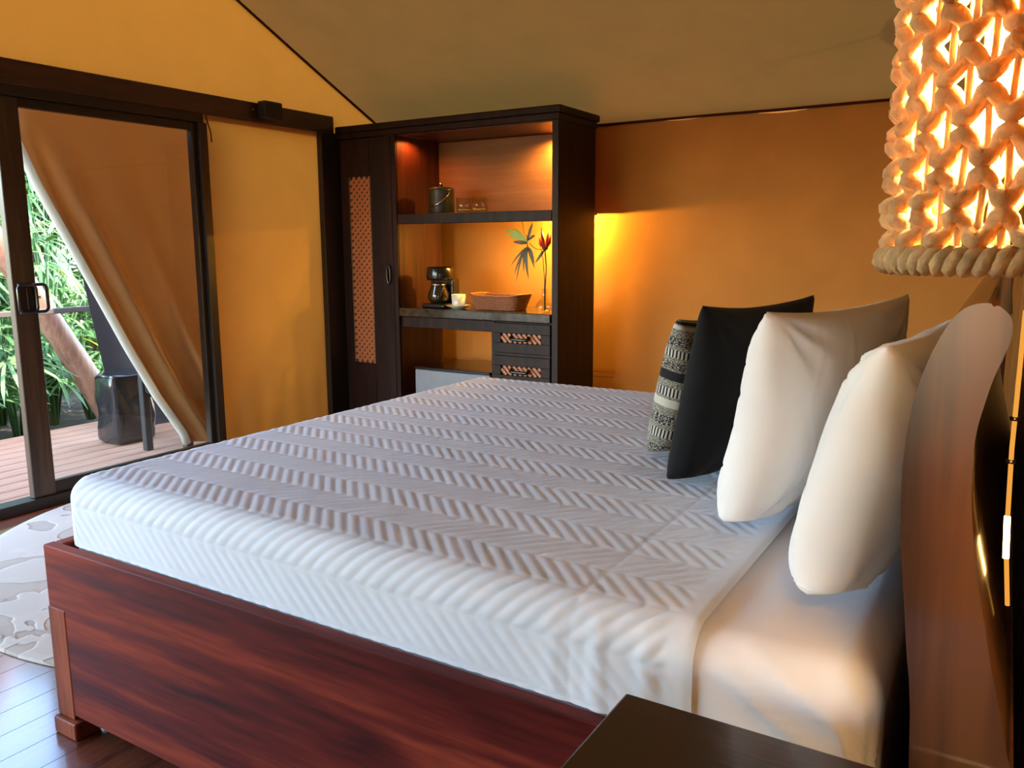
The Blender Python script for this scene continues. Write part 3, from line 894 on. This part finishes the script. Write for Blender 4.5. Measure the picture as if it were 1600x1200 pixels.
lathe('knob', [(0, 0), (.012, .002), (.014, .012), (0, .018)], (-.2, NY0 + .02, .51), M['metal'], dr, 10)
box('shelf', NX0 + .056, NX1 - .056, NY0 + .05, NY1 - .061, .15, .17, M['nightwood'], ns, .001)

# ------------------------------------------------------------------ hanging woven rope lamp
LX, LY, LR = .0, .80, .100
LZ0, LZ1 = 1.282, 1.72
lamp = empty('pendant_lamp', (LX, LY, LZ0), 'hanging lamp with knotted natural rope shade over the nightstand', 'lamp')
NC = 20
ROW = .0295
rows = int((LZ1 - LZ0) / ROW)
for i in range(rows):
    zc = LZ0 + .028 + i * ROW
    pts = []; rd = []
    nseg = NC * 12
    for k in range(nseg):
        th = 2 * PI * k / nseg
        ph = (k / 12 + (.5 if i % 2 else 0)) % 1
        tri_ = 1 - abs(ph - .5) * 4            # -1..1
        tri_ = math.sin(tri_ * PI / 2 * .9)
        z = zc + tri_ * .0105
        rr = LR + .0035 * math.cos(ph * 4 * PI) + .0012 * math.sin(k * 1.1 + i)
        pts.append((LX + rr * math.cos(th), LY + rr * math.sin(th), z))
        rd.append(.0055 + .0018 * abs(tri_) + .0005 * math.sin(k * 1.3 + i * 2))
    tube('rope_row', pts, rd, M['rope'], lamp, 7, True)
for k in range(NC * 2):
    th = 2 * PI * (k + .0) / (NC * 2)
    pts = [(LX + (LR - .003) * math.cos(th + .012 * math.sin(j * 2 + k)), LY + (LR - .003) * math.sin(th + .012 * math.sin(j * 2 + k)), LZ0 + (LZ1 - LZ0) * j / 14) for j in range(15)]
    tube('upright_cord', pts, .0028, M['rope'], lamp, 5)
def twisted_ring(name, z, R, r):
    bm = bmesh.new()
    for s in (0, PI):
        nseg = 220
        bm_tube(bm, [(LX + (R + r * .55 * math.cos(k * .9 + s)) * math.cos(2 * PI * k / nseg), LY + (R + r * .55 * math.cos(k * .9 + s)) * math.sin(2 * PI * k / nseg), z + r * .55 * math.sin(k * .9 + s)) for k in range(nseg)], r * .62, 6, True)
    return bm_obj(name, bm, M['rope'], lamp, True)
twisted_ring('rim', LZ0 + .004, LR + .002, .011)
twisted_ring('rim', LZ1, LR + .002, .011)
lathe('shade_cap', [(0, .012), (LR - .004, .012), (LR - .004, .004), (0, .004)], (LX, LY, LZ1), M['rope'], lamp, 40)
lathe('socket', [(0, .0), (.02, 0), (.022, .05), (.016, .06), (0, .06)], (LX, LY, 1.476), M['blackmatte'], lamp, 14)
roofz = ZE + (ZR - ZE) * (LY - YF) / (RIDGE_Y - YF)
tube('cord', [(LX, LY, 1.536), (LX, LY, roofz)], .004, M['blackmatte'], lamp, 6)
LAMP_W = 26
BULB = 30
M['bulb'] = emission('bulb glow', (1, .68, .31), BULB)
bm = bmesh.new(); bmesh.ops.create_uvsphere(bm, u_segments=20, v_segments=12, radius=.052)
bmesh.ops.translate(bm, vec=(LX, LY, 1.425), verts=bm.verts)
bm_obj('bulb', bm, M['bulb'], lamp, True)

lamp2 = lamp.copy(); COL.objects.link(lamp2)
lamp2.location = (-.092, 3.62, LZ0)
lamp2['label'] = 'hanging rope lamp by the corner of canvas and cane walls'
for chd in list(lamp.children):
    c2 = chd.copy(); COL.objects.link(c2); c2.parent = lamp2
lamp['group'] = lamp2['group'] = 'rope lamps beside the bed'

# glowing amber tube added to give the golden streak behind the headboard
tl = empty('tube_light', (.02, 1.30, .79), 'thin amber glow added as a golden streak of light behind the headboard', 'lamp')
M['streak_glow'] = emission('amber tube glow', (1, .42, .06), .11)
M['streak_core'] = emission('bright filament', (1, .58, .16), 3.2)
tube('tube', [(.007, 1.30, 1.21), (.007, 1.30, 1.02), (.011, 1.30, .888), (.020, 1.30, .795)], .0030, M['streak_glow'], tl, 8)
tube('streak_core', [(.0095, 1.2955, .925), (.0125, 1.2955, .865)], .0040, M['streak_core'], tl, 8)
for zc_, xc_ in ((1.0, .0075), (1.06, .007)):
    lathe('clip', [(0, 0), (.0065, 0), (.0065, .005), (0, .005)], (xc_, 1.30, zc_), M['metal'], tl, 10)
tube('cord', [(.007, 1.30, 1.21), (.03, 1.31, 1.5), (.092, 1.32, ZE - .02)], .0025, M['blackmatte'], tl, 6)

# ------------------------------------------------------------------ cabinet
CY0, CY1 = 4.38, 4.87
CXL, CXD, CXO, CXR = -4.085, -3.60, -3.575, -2.36        # left end, door edge, opening, right end
cab = empty('cabinet', (-3.2, 4.62, 0), 'tall dark wooden cabinet with open lit shelves and a lattice door', 'cabinet')
box('side_panel', CXL, CXL + .025, CY0 + .02, CY1, 0.001, 2.02, M['cab'], cab)
box('side_panel', -2.405, CXR, CY0, CY1, .001, 2.02, M['cab'], cab, .003)
box('inner_panel', CXD, CXO, CY0 + .015, CY1, .001, 2.012, M['cab_in'], cab, .001)
box('top_board', CXL, CXR + .02, CY0 - .02, CY1 + .02, 2.052, 2.094, M['cab'], cab, .008, 2)
box('cornice', CXL, CXR + .008, CY0 - .008, CY1, 2.012, 2.052, M['cab'], cab, .004)
box('soffit', CXO, -2.405, CY0 + .02, CY1, 2.006, 2.012, M['cab_in'], cab, .001)
box('back_panel', CXO, -2.406, CY1 - .012, CY1 - .002, 1.503, 2.0, M['niche'], cab, 0)
sh_ = box('shelf', CXO, -2.406, CY0 + .03, CY1 - .013, 1.476, 1.50, M['cab'], cab, .001)
box('fascia', CXO, -2.406, CY0, CY0 + .03, 1.436, 1.50, M['cab'], sh_, .003)
box('light_cutoff_board', CXO, -2.40, CY1 + .001, 4.985, 1.484, 1.50, M['cab'], cab, .001)  # unseen board added to cut the light off level with the shelf
box('apron', CXO, -2.406, CY0 + .02, CY0 + .04, .752, .822, M['cab'], cab, .002)
box('divider', -2.845, -2.822, CY0 + .012, CY1, .001, .822, M['cab'], cab, .002)
box('plinth', CXL + .03, CXD, CY0 + .03, CY0 + .05, .001, .08, M['cab'], cab, .002)
box('door_jamb', CXD - .011, CXO, CY0 - .006, CY0 + .014, .001, 2.011, M['cab'], cab, .002)
# lattice door
def lattice(name, x0, x1, z0, z1, y, pitch, wdt, mat, parent, dirs=((1, 0), (-1, .0025))):
    bm = bmesh.new()
    for s, yo in dirs:
        c = (x0 - z1 if s == 1 else x0 + z0) - pitch
        cmax = (x1 - z0 if s == 1 else x1 + z1) + pitch
        while c < cmax:
            # line x - s*z = c
            pts = []
            for zz_ in (z0, z1):
                xx = c + s * zz_
                if x0 <= xx <= x1: pts.append((xx, zz_))
            for xx in (x0, x1):
                zz_ = (xx - c) * s
                if z0 < zz_ < z1: pts.append((xx, zz_))
            if len(pts) >= 2:
                (xa, za), (xb, zb) = pts[0], pts[-1]
                d = Vector((xb - xa, 0, zb - za))
                if d.length > .006:
                    nn = Vector((d.z, 0, -d.x)).normalized() * wdt / 2
                    a, b = Vector((xa, y + yo, za)), Vector((xb, y + yo, zb))
                    dy = Vector((0, -.0035, 0))
                    v = [bm.verts.new(p) for p in (a - nn, a + nn, b + nn, b - nn, a - nn + dy, a + nn + dy, b + nn + dy, b - nn + dy)]
                    for f in ((4, 5, 6, 7), (0, 1, 5, 4), (1, 2, 6, 5), (2, 3, 7, 6), (3, 0, 4, 7)):
                        bm.faces.new([v[i] for i in f])
            c += pitch
    o = bm_obj(name, bm, mat, parent)
    o['kind'] = 'stuff'
    return o
door = box('door', CXL + .028, CXD - .012, CY0 + .012, CY0 + .016, .09, 2.005, M['cab'], cab, 0)
dx0, dx1 = CXL + .028, CXD - .012
LX0, LX1, LZa, LZb = -3.985, -3.80, .486, 1.757
box('door_stile', dx0, LX0 - .005, CY0 - .008, CY0 + .012, .09, 2.005, M['cab'], door, .003)
box('door_stile', LX1 + .005, dx1, CY0 - .008, CY0 + .012, .09, 2.005, M['cab'], door, .003)
box('door_rail', LX0 - .005, LX1 + .005, CY0 - .008, CY0 + .012, LZb + .005, 2.005, M['cab'], door, .002)
box('door_rail', LX0 - .005, LX1 + .005, CY0 - .008, CY0 + .012, .09, LZa - .005, M['cab'], door, .002)
M['latback'] = principled('lattice backing', (.03, .007, .004), .7)
box('lattice_backing', LX0 - .004, LX1 + .004, CY0 + .006, CY0 + .011, LZa - .004, LZb + .004, M['latback'], door, 0)
lattice('lattice', LX0 + .006, LX1 - .006, LZa + .004, LZb - .004, CY0 + .002, .046, .019, M['lattice'], door)
M['beading'] = principled('beading', (.16, .10, .06), .4)
for (a, b, c, d) in ((LX0 - .003, LX0 + .004, LZa, LZb), (LX1 - .004, LX1 + .003, LZa, LZb)):
    box('beading', a, b, CY0 - .004, CY0 + .004, c, d, M['beading'], door, .001)
hp = []
for k in range(20):
    a = 2 * PI * k / 20
    hp.append((-3.645 + .014 * math.cos(a), CY0 - .022 + .0 * math.cos(a), 1.105 + .062 * math.sin(a) * (1 - .0)))
tube('handle', hp, .006, M['black'], door, 6, True)
# drawers under the counter
for z0, z1 in ((.63, .815), (.425, .61)):
    d = box('drawer', -2.818, -2.412, CY0 + .012, CY0 + .016, z0, z1, M['cab'], cab, 0)
    zm = (z0 + z1) / 2
    za, zb = zm - .03, zm + .03
    box('drawer_frame', -2.818, -2.412, CY0 - .004, CY0 + .012, zb, z1, M['cab'], d, .002)
    box('drawer_frame', -2.818, -2.412, CY0 - .004, CY0 + .012, z0, za, M['cab'], d, .002)
    box('drawer_frame', -2.818, -2.767, CY0 - .004, CY0 + .012, za, zb, M['cab'], d, .002)
    box('drawer_frame', -2.478, -2.412, CY0 - .004, CY0 + .012, za, zb, M['cab'], d, .002)
    lattice('lattice', -2.765, -2.480, za + .002, zb - .002, CY0 + .004, .036, .018, M['lattice'], d, ((-1, 0),))
    tube('handle', [(-2.685, CY0 - .006, zm + .012), (-2.683, CY0 - .024, zm - .002), (-2.672, CY0 - .026, zm - .006), (-2.573, CY0 - .026, zm - .006), (-2.562, CY0 - .024, zm - .002), (-2.560, CY0 - .006, zm + .012)], .010, M['black'], d, 8)
box('drawer_rail', -2.818, -2.412, CY0 + .0, CY0 + .02, .611, .629, M['cab'], cab, .001)
box('drawer_case', -2.818, -2.412, CY0 + .03, CY1, .05, .42, M['cab'], cab, .001)

# stone worktop
wt = box('worktop', CXO + .002, -2.408, CY0 - .012, CY1, .826, .883, M['stone'], None, .006, 2)
tag(wt, 'polished dark stone worktop slab across the cabinet opening', 'worktop')

# cabinet lights
def cab_light(name, label, loc, energy, col, radius, fixture, spot=None):
    e = empty(name, loc, label, 'lamp', 'warm lights hidden in the cabinet')
    box('housing', *fixture, M['blackmatte'], e, .001)
    ld = bpy.data.lights.new(name + '_light', 'SPOT' if spot else 'POINT'); ld.energy = energy; ld.color = col; ld.shadow_soft_size = radius
    if spot: ld.spot_size = math.radians(spot); ld.spot_blend = .6
    lo = bpy.data.objects.new('light', ld); link(lo, e); lo.location = loc
    return e
cab_light('cabinet_light', 'small warm light hidden behind the cabinet shelf end', (-2.56, 4.915, 1.474), 6.5, (1, .58, .09), .008, (-2.62, -2.50, 4.875, 4.895, 1.472, 1.483))
cab_light('cabinet_light', 'small warm light under the cabinet shelf above the vase', (-2.74, 4.66, 1.455), 4.2, (1, .60, .09), .05, (-2.80, -2.68, 4.64, 4.68, 1.467, 1.4755), 172)
cab_light('cabinet_light', 'small warm light under the cabinet top at the end without a door', (-2.55, 4.78, 1.995), 10.0, (1, .52, .11), .012, (-2.59, -2.51, 4.74, 4.82, 1.998, 2.0055), 165)
cab_light('cabinet_light', 'small warm light under the cabinet top beside the lattice door', (-3.50, 4.50, 1.995), 1.2, (1, .28, .05), .012, (-3.54, -3.46, 4.46, 4.54, 1.998, 2.0055), 165)

# mini fridge
fr_ = empty('mini_fridge', (-3.15, 4.65, 0), 'small black refrigerator with grey door under the worktop', 'refrigerator')
box('fridge_body', -3.465, -2.86, CY0 + .06, CY1 - .03, .001, .488, M['black'], fr_, .012, 3)
box('fridge_door', -3.465, -2.86, CY0 + .01, CY0 + .058, .02, .470, M['fridgegrey'], fr_, .008, 2)
box('door_cap', -3.467, -2.858, CY0 + .006, CY0 + .059, .471, .490, M['black'], fr_, .005, 2)
cordp = [(-3.07, 4.94, .752), (-3.075, 4.93, .70), (-3.10, 4.925, .64), (-3.095, 4.92, .59), (-3.09, 4.90, .52), (-3.09, 4.89, .40)]
tube('power_cord', cordp, .004, M['blackmatte'], fr_, 6)

# things on the upper shelf
SZ = 1.5005
bk = empty('ice_bucket', (-3.33, 4.55, SZ), 'dark lidded ice bucket with hanging handle on the cabinet shelf', 'bucket')
bx, by = -3.325, 4.54
lathe('bucket_body', [(0, 0), (.082, 0), (.086, .01), (.084, .15), (.086, .155), (0, .155)], (bx, by, SZ), M['bucket'], bk, 32)
ld_ = lathe('lid', [(.086, .156), (.084, .166), (.05, .174), (0, .176)], (bx, by, SZ), M['bucket'], bk, 32)
lathe('lid_knob', [(0, .176), (.008, .176), (.009, .186), (.017, .190), (.016, .198), (0, .2)], (bx, by, SZ), M['metal'], ld_, 14)
tube('handle', [(bx + .083, by - .035, SZ + .13), (bx + .092, by - .06, SZ + .115), (bx + .075, by - .085, SZ + .085), (bx + .04, by - .10, SZ + .06), (bx + .0, by - .105, SZ + .05)], .006, M['metal'], bk, 8)
tumbler = [(0, 0.0), (.047, 0), (.051, .098), (.0485, .098), (.045, .014), (0, .014)]
for i, gx in enumerate((-3.138, -3.015)):
    g_ = lathe('tumbler', tumbler, (gx, 4.53, SZ), M['glass'], None, 28)
    tag(g_, ('clear glass tumbler beside the ice bucket on the shelf', 'clear glass tumbler farther from the ice bucket on the shelf')[i], 'glass', 'tumblers on the shelf')
    gb = lathe('glass_base', [(0, .015), (.0425, .015), (.0435, .026), (0, .026)], (gx, 4.53, SZ), M['glassbase'] if 'glassbase' in M else M.setdefault('glassbase', principled('amber drink base', (.75, .48, .16), .1, 0, .5)), g_, 28)

# things on the worktop
WZ = .8835
cm = empty('coffee_maker', (-3.33, 4.55, WZ), 'black drip coffee maker with glass carafe on the worktop', 'coffee maker')
cx_, cy_ = -3.335, 4.52
box('base', cx_ - .095, cx_ + .09, cy_ - .09, cy_ + .10, WZ, WZ + .03, M['black'], cm, .01, 3)
box('tank', cx_ - .095, cx_ + .09, cy_ + .02, cy_ + .10, WZ + .031, WZ + .19, M['black'], cm, .01, 3)
lathe('brew_head', [(0, .185), (.088, .185), (.092, .2), (.092, .262), (.085, .272), (0, .272)], (cx_, cy_, WZ), M['black'], cm, 32)
M['coffee'] = principled('dark carafe glass', (.02, .014, .006), .04, 0, 1.0)
cf = lathe('carafe', [(0, .032), (.055, .032), (.072, .06), (.072, .09), (.05, .145), (.052, .165), (0, .165)], (cx_, cy_ - .02, WZ), M['coffee'], cm, 28)
tube('carafe_handle', [(cx_ + .045, cy_ - .06, WZ + .15), (cx_ + .085, cy_ - .09, WZ + .145), (cx_ + .09, cy_ - .095, WZ + .10), (cx_ + .06, cy_ - .065, WZ + .07)], .008, M['black'], cf, 8)
lathe('band', [(.053, .148), (.055, .148), (.055, .16), (.053, .16)], (cx_, cy_ - .02, WZ), M['metal'], cf, 28)

def cup(cx, cy, z, ang, label):
    c = empty('coffee_cup', (cx, cy, z), label, 'cup', 'white cups on the worktop')
    lathe('cup_body', [(0, 0), (.040, 0), (.042, .004), (.0475, .085), (.0455, .085), (.040, .008), (0, .008)], (cx, cy, z), M['ceramic'], c, 28)
    pts = []
    for k in range(9):
        a = -1.25 + 2.5 * k / 8
        r = .043 + .028 * math.cos(a * 1.15)
        pts.append((cx + math.cos(ang) * r, cy + math.sin(ang) * r, z + .045 + .030 * math.sin(a)))
    tube('cup_handle', pts, .0045, M['ceramic'], c, 8)
    return c
def saucer(cx, cy, label):
    s = lathe('saucer', [(0, 0), (.04, 0), (.045, .004), (.082, .02), (.084, .022), (.080, .023), (.044, .009), (0, .008)], (cx, cy, WZ), M['ceramic'], None, 36)
    return tag(s, label, 'saucer', 'white saucers on the worktop')
saucer(-3.165, 4.49, 'white saucer under the cup nearest the coffee maker')
cup(-3.165, 4.49, WZ + .0095, -.35, 'white cup on a saucer right beside the coffee maker')
saucer(-3.145, 4.74, 'white saucer under the cup behind the wicker basket')
cup(-3.145, 4.74, WZ + .0095, -.2, 'white cup standing behind the wicker basket')

# wicker basket
bk2 = empty('wicker_basket', (-2.87, 4.54, WZ), 'low reddish wicker basket on the worktop', 'basket')
bm = bmesh.new()
rows_ = 11
bxc, byc = -2.868, 4.54
for i in range(rows_):
    f = i / (rows_ - 1)
    hx = .155 + .03 * f; hy = .08 + .025 * f
    pts = []
    for k in range(72):
        a = 2 * PI * k / 72
        ca, sa = math.cos(a), math.sin(a)
        rr = (abs(ca) ** 6 + abs(sa) ** 6) ** (-1 / 6)
        wv = .0022 * (1 if (k // 2 + i) % 2 else -1)
        z = WZ + .006 + f * .080 + f * .012 * (abs(ca) * rr) ** 6
        pts.append((bxc + ca * rr * (hx + wv), byc + sa * rr * (hy + wv), z))
    bm_tube(bm, pts, .0052, 6, True)
bo = bm_obj('woven_side', bm, M['wicker'], bk2, True)
box('basket_bottom', bxc - .15, bxc + .15, byc - .076, byc + .076, WZ + .001, WZ + .008, M['wicker'], bk2, .001)
for s in (-1, 1):
    rimp = []
rim = []
for k in range(72):
    a = 2 * PI * k / 72; ca, sa = math.cos(a), math.sin(a); rr = (abs(ca) ** 6 + abs(sa) ** 6) ** (-1 / 6)
    rim.append((bxc + ca * rr * .187, byc + sa * rr * .107, WZ + .090 + .012 * (abs(ca) * rr) ** 6))
tube('rim', rim, .007, M['wicker'], bk2, 6, True)

# vase with a red flower and leaves
vx, vy = -2.520, 4.50
vs_ = lathe('glass_vase', [(0, .0), (.035, 0), (.055, .018), (.058, .035), (.042, .062), (.018, .085), (.014, .11), (.017, .145), (.0155, .145), (.0125, .11), (.016, .086), (.038, .062), (.053, .036), (.05, .02), (.03, .006), (0, .006)], (vx, vy, WZ), M['glass'], None, 28)
tag(vs_, 'round clear glass vase at the end of the worktop', 'vase')
sp_ = empty('flower_stem', (vx, vy, WZ + .01), 'red flower with long drooping olive leaves standing in the glass vase', 'flower')
hx_, hy_, hz_ = vx + .005, vy - .005, WZ + .385
tube('stem', [(vx + .004, vy, WZ + .012), (vx + .003, vy, WZ + .15), (vx + .012, vy, WZ + .27), (hx_, hy_, hz_)], [.0045, .0045, .0035, .005], M['stem'], sp_, 7)
tube('stem', [(vx - .004, vy + .004, WZ + .012), (vx - .003, vy + .004, WZ + .2), (vx - .012, vy, WZ + .33), (vx - .03, vy, WZ + .40)], .0025, M['stem'], sp_, 6)
lathe('calyx', [(0, -.004), (.006, -.006), (.022, .008), (.018, .014), (0, .012)], (hx_, hy_, hz_), M['stem'], sp_, 12)
for k in range(6):
    a = k * 1.05 + .4
    t_ = .020 + .006 * (k % 2); L = .085 + .02 * ((k * 5) % 3) - .02 * (k % 2)
    base = Vector((hx_ + math.cos(a) * .008, hy_ + math.sin(a) * .008, hz_ + .008))
    tip = base + Vector((math.cos(a) * .030, math.sin(a) * .030, L))
    mid = (base + tip) / 2 + Vector((math.cos(a) * .004, math.sin(a) * .004, -.01))
    tube('petal', [base, mid, tip], [.005, .012, .001], M['flower'], sp_, 6)
def blade(name, pts, wmax, mat, serr=0, nrm=(0, -1, 0)):
    P = [Vector(p) for p in pts]; n_ = len(P)
    bm = bmesh.new(); prev = None
    nv_ = Vector(nrm)
    for i, p in enumerate(P):
        f = i / (n_ - 1)
        t_ = (P[min(i + 1, n_ - 1)] - P[max(i - 1, 0)]).normalized()
        s = t_.cross(nv_).normalized()
        w_ = wmax * math.sin(PI * min(1, f * .92 + .08)) ** .8 + .0006
        row = [bm.verts.new(p - s * w_ + nv_ * -.002), bm.verts.new(p), bm.verts.new(p + s * w_ + nv_ * -.002)]
        if prev:
            bm.faces.new((prev[0], prev[1], row[1], row[0])); bm.faces.new((prev[1], prev[2], row[2], row[1]))
        prev = row
    return bm_obj(name, bm, mat, sp_, True)
ux = vx - .125; uz = WZ + .435            # node where the leaves meet
tube('twig', [(hx_ - .01, hy_, hz_ + .0), (vx - .045, vy, WZ + .385), (vx - .075, vy, WZ + .395), (ux + .01, vy, uz - .005)], .0028, M['stem'], sp_, 6)
tube('twig', [(ux + .012, vy, uz + .01), (ux - .022, vy, uz + .05), (ux - .036, vy, uz + .135)], .0018, M['stem'], sp_, 5)
def bl(x0, z0, x1, z1, x2, z2, w_, m, yo=0):
    pts = []
    for k in range(9):
        t_ = k / 8
        pts.append(((1 - t_) ** 2 * x0 + 2 * t_ * (1 - t_) * x1 + t_ * t_ * x2, vy + yo + .01 * math.sin(t_ * 3), (1 - t_) ** 2 * z0 + 2 * t_ * (1 - t_) * z1 + t_ * t_ * z2))
    return blade('leaf', pts, w_, m)
ox, oz = ux, uz
bl(ox, oz, ox + .004, oz + .06, ox + .04, oz + .115, .010, M['leafdark'])
bl(ox + .005, oz + .005, ox + .03, oz + .035, ox + .055, oz + .034, .008, M['leafdark'])
for (dx_, dz_, w_) in ((-.175, .075, .012), (-.16, .045, .014), (-.11, .085, .008), (-.13, .015, .009)):
    bl(ox, oz - .004, ox - .06, oz + .035 + dz_ * .2, ox + dx_, oz + dz_, w_, M['leaflight'], .004)
bl(ox, oz - .01, ox - .06, oz - .005, ox - .105, oz - .002, .012, M['leafdark'])
nx_, nz_ = ox + .004, oz - .035
tube('twig', [(ox, vy, oz - .002), (nx_, vy, nz_)], .0035, M['stem'], sp_, 6)
for (dx_, dz_, mx_, w_) in ((-.125, -.115, -.06, .006), (-.10, -.17, -.06, .008), (-.085, -.215, -.065, .006), (.005, -.20, -.04, .012), (-.03, -.16, -.05, .008), (.05, -.135, .0, .010), (.045, -.10, .02, .007)):
    bl(nx_, nz_, nx_ + mx_ * 1.0, nz_ + .0 + dz_ * .18, nx_ + dx_, nz_ + dz_, w_, M['leafdark'])
bl(hx_ - .008, hz_ - .002, hx_ - .04, hz_ - .03, hx_ - .075, hz_ - .085, .009, M['leafdark'])

# ------------------------------------------------------------------ small black box and cord loop on the beam
sb = empty('beam_speaker', (XL + .04, 3.78, 2.085), 'small black box fixed on the header beam', 'speaker')
box('case', XL + .001, XL + .075, 3.70, 3.845, 2.072, 2.176, M['blackmatte'], sb, .012, 3)
lathe('screw', [(0, 0), (.005, 0), (.005, .004), (0, .005)], (XL + .004, 3.665, 2.12), M['metal'], sb, 8)
cl = tube('cord_loop', [(XL + .012, 3.305, 2.045), (XL + .014, 3.315, 2.0), (XL + .014, 3.332, 1.95), (XL + .012, 3.337, 1.895)], .004, M['seam'], None, 6)
tag(cl, 'short dark tie cord hanging from the header beam by the door', 'cord')
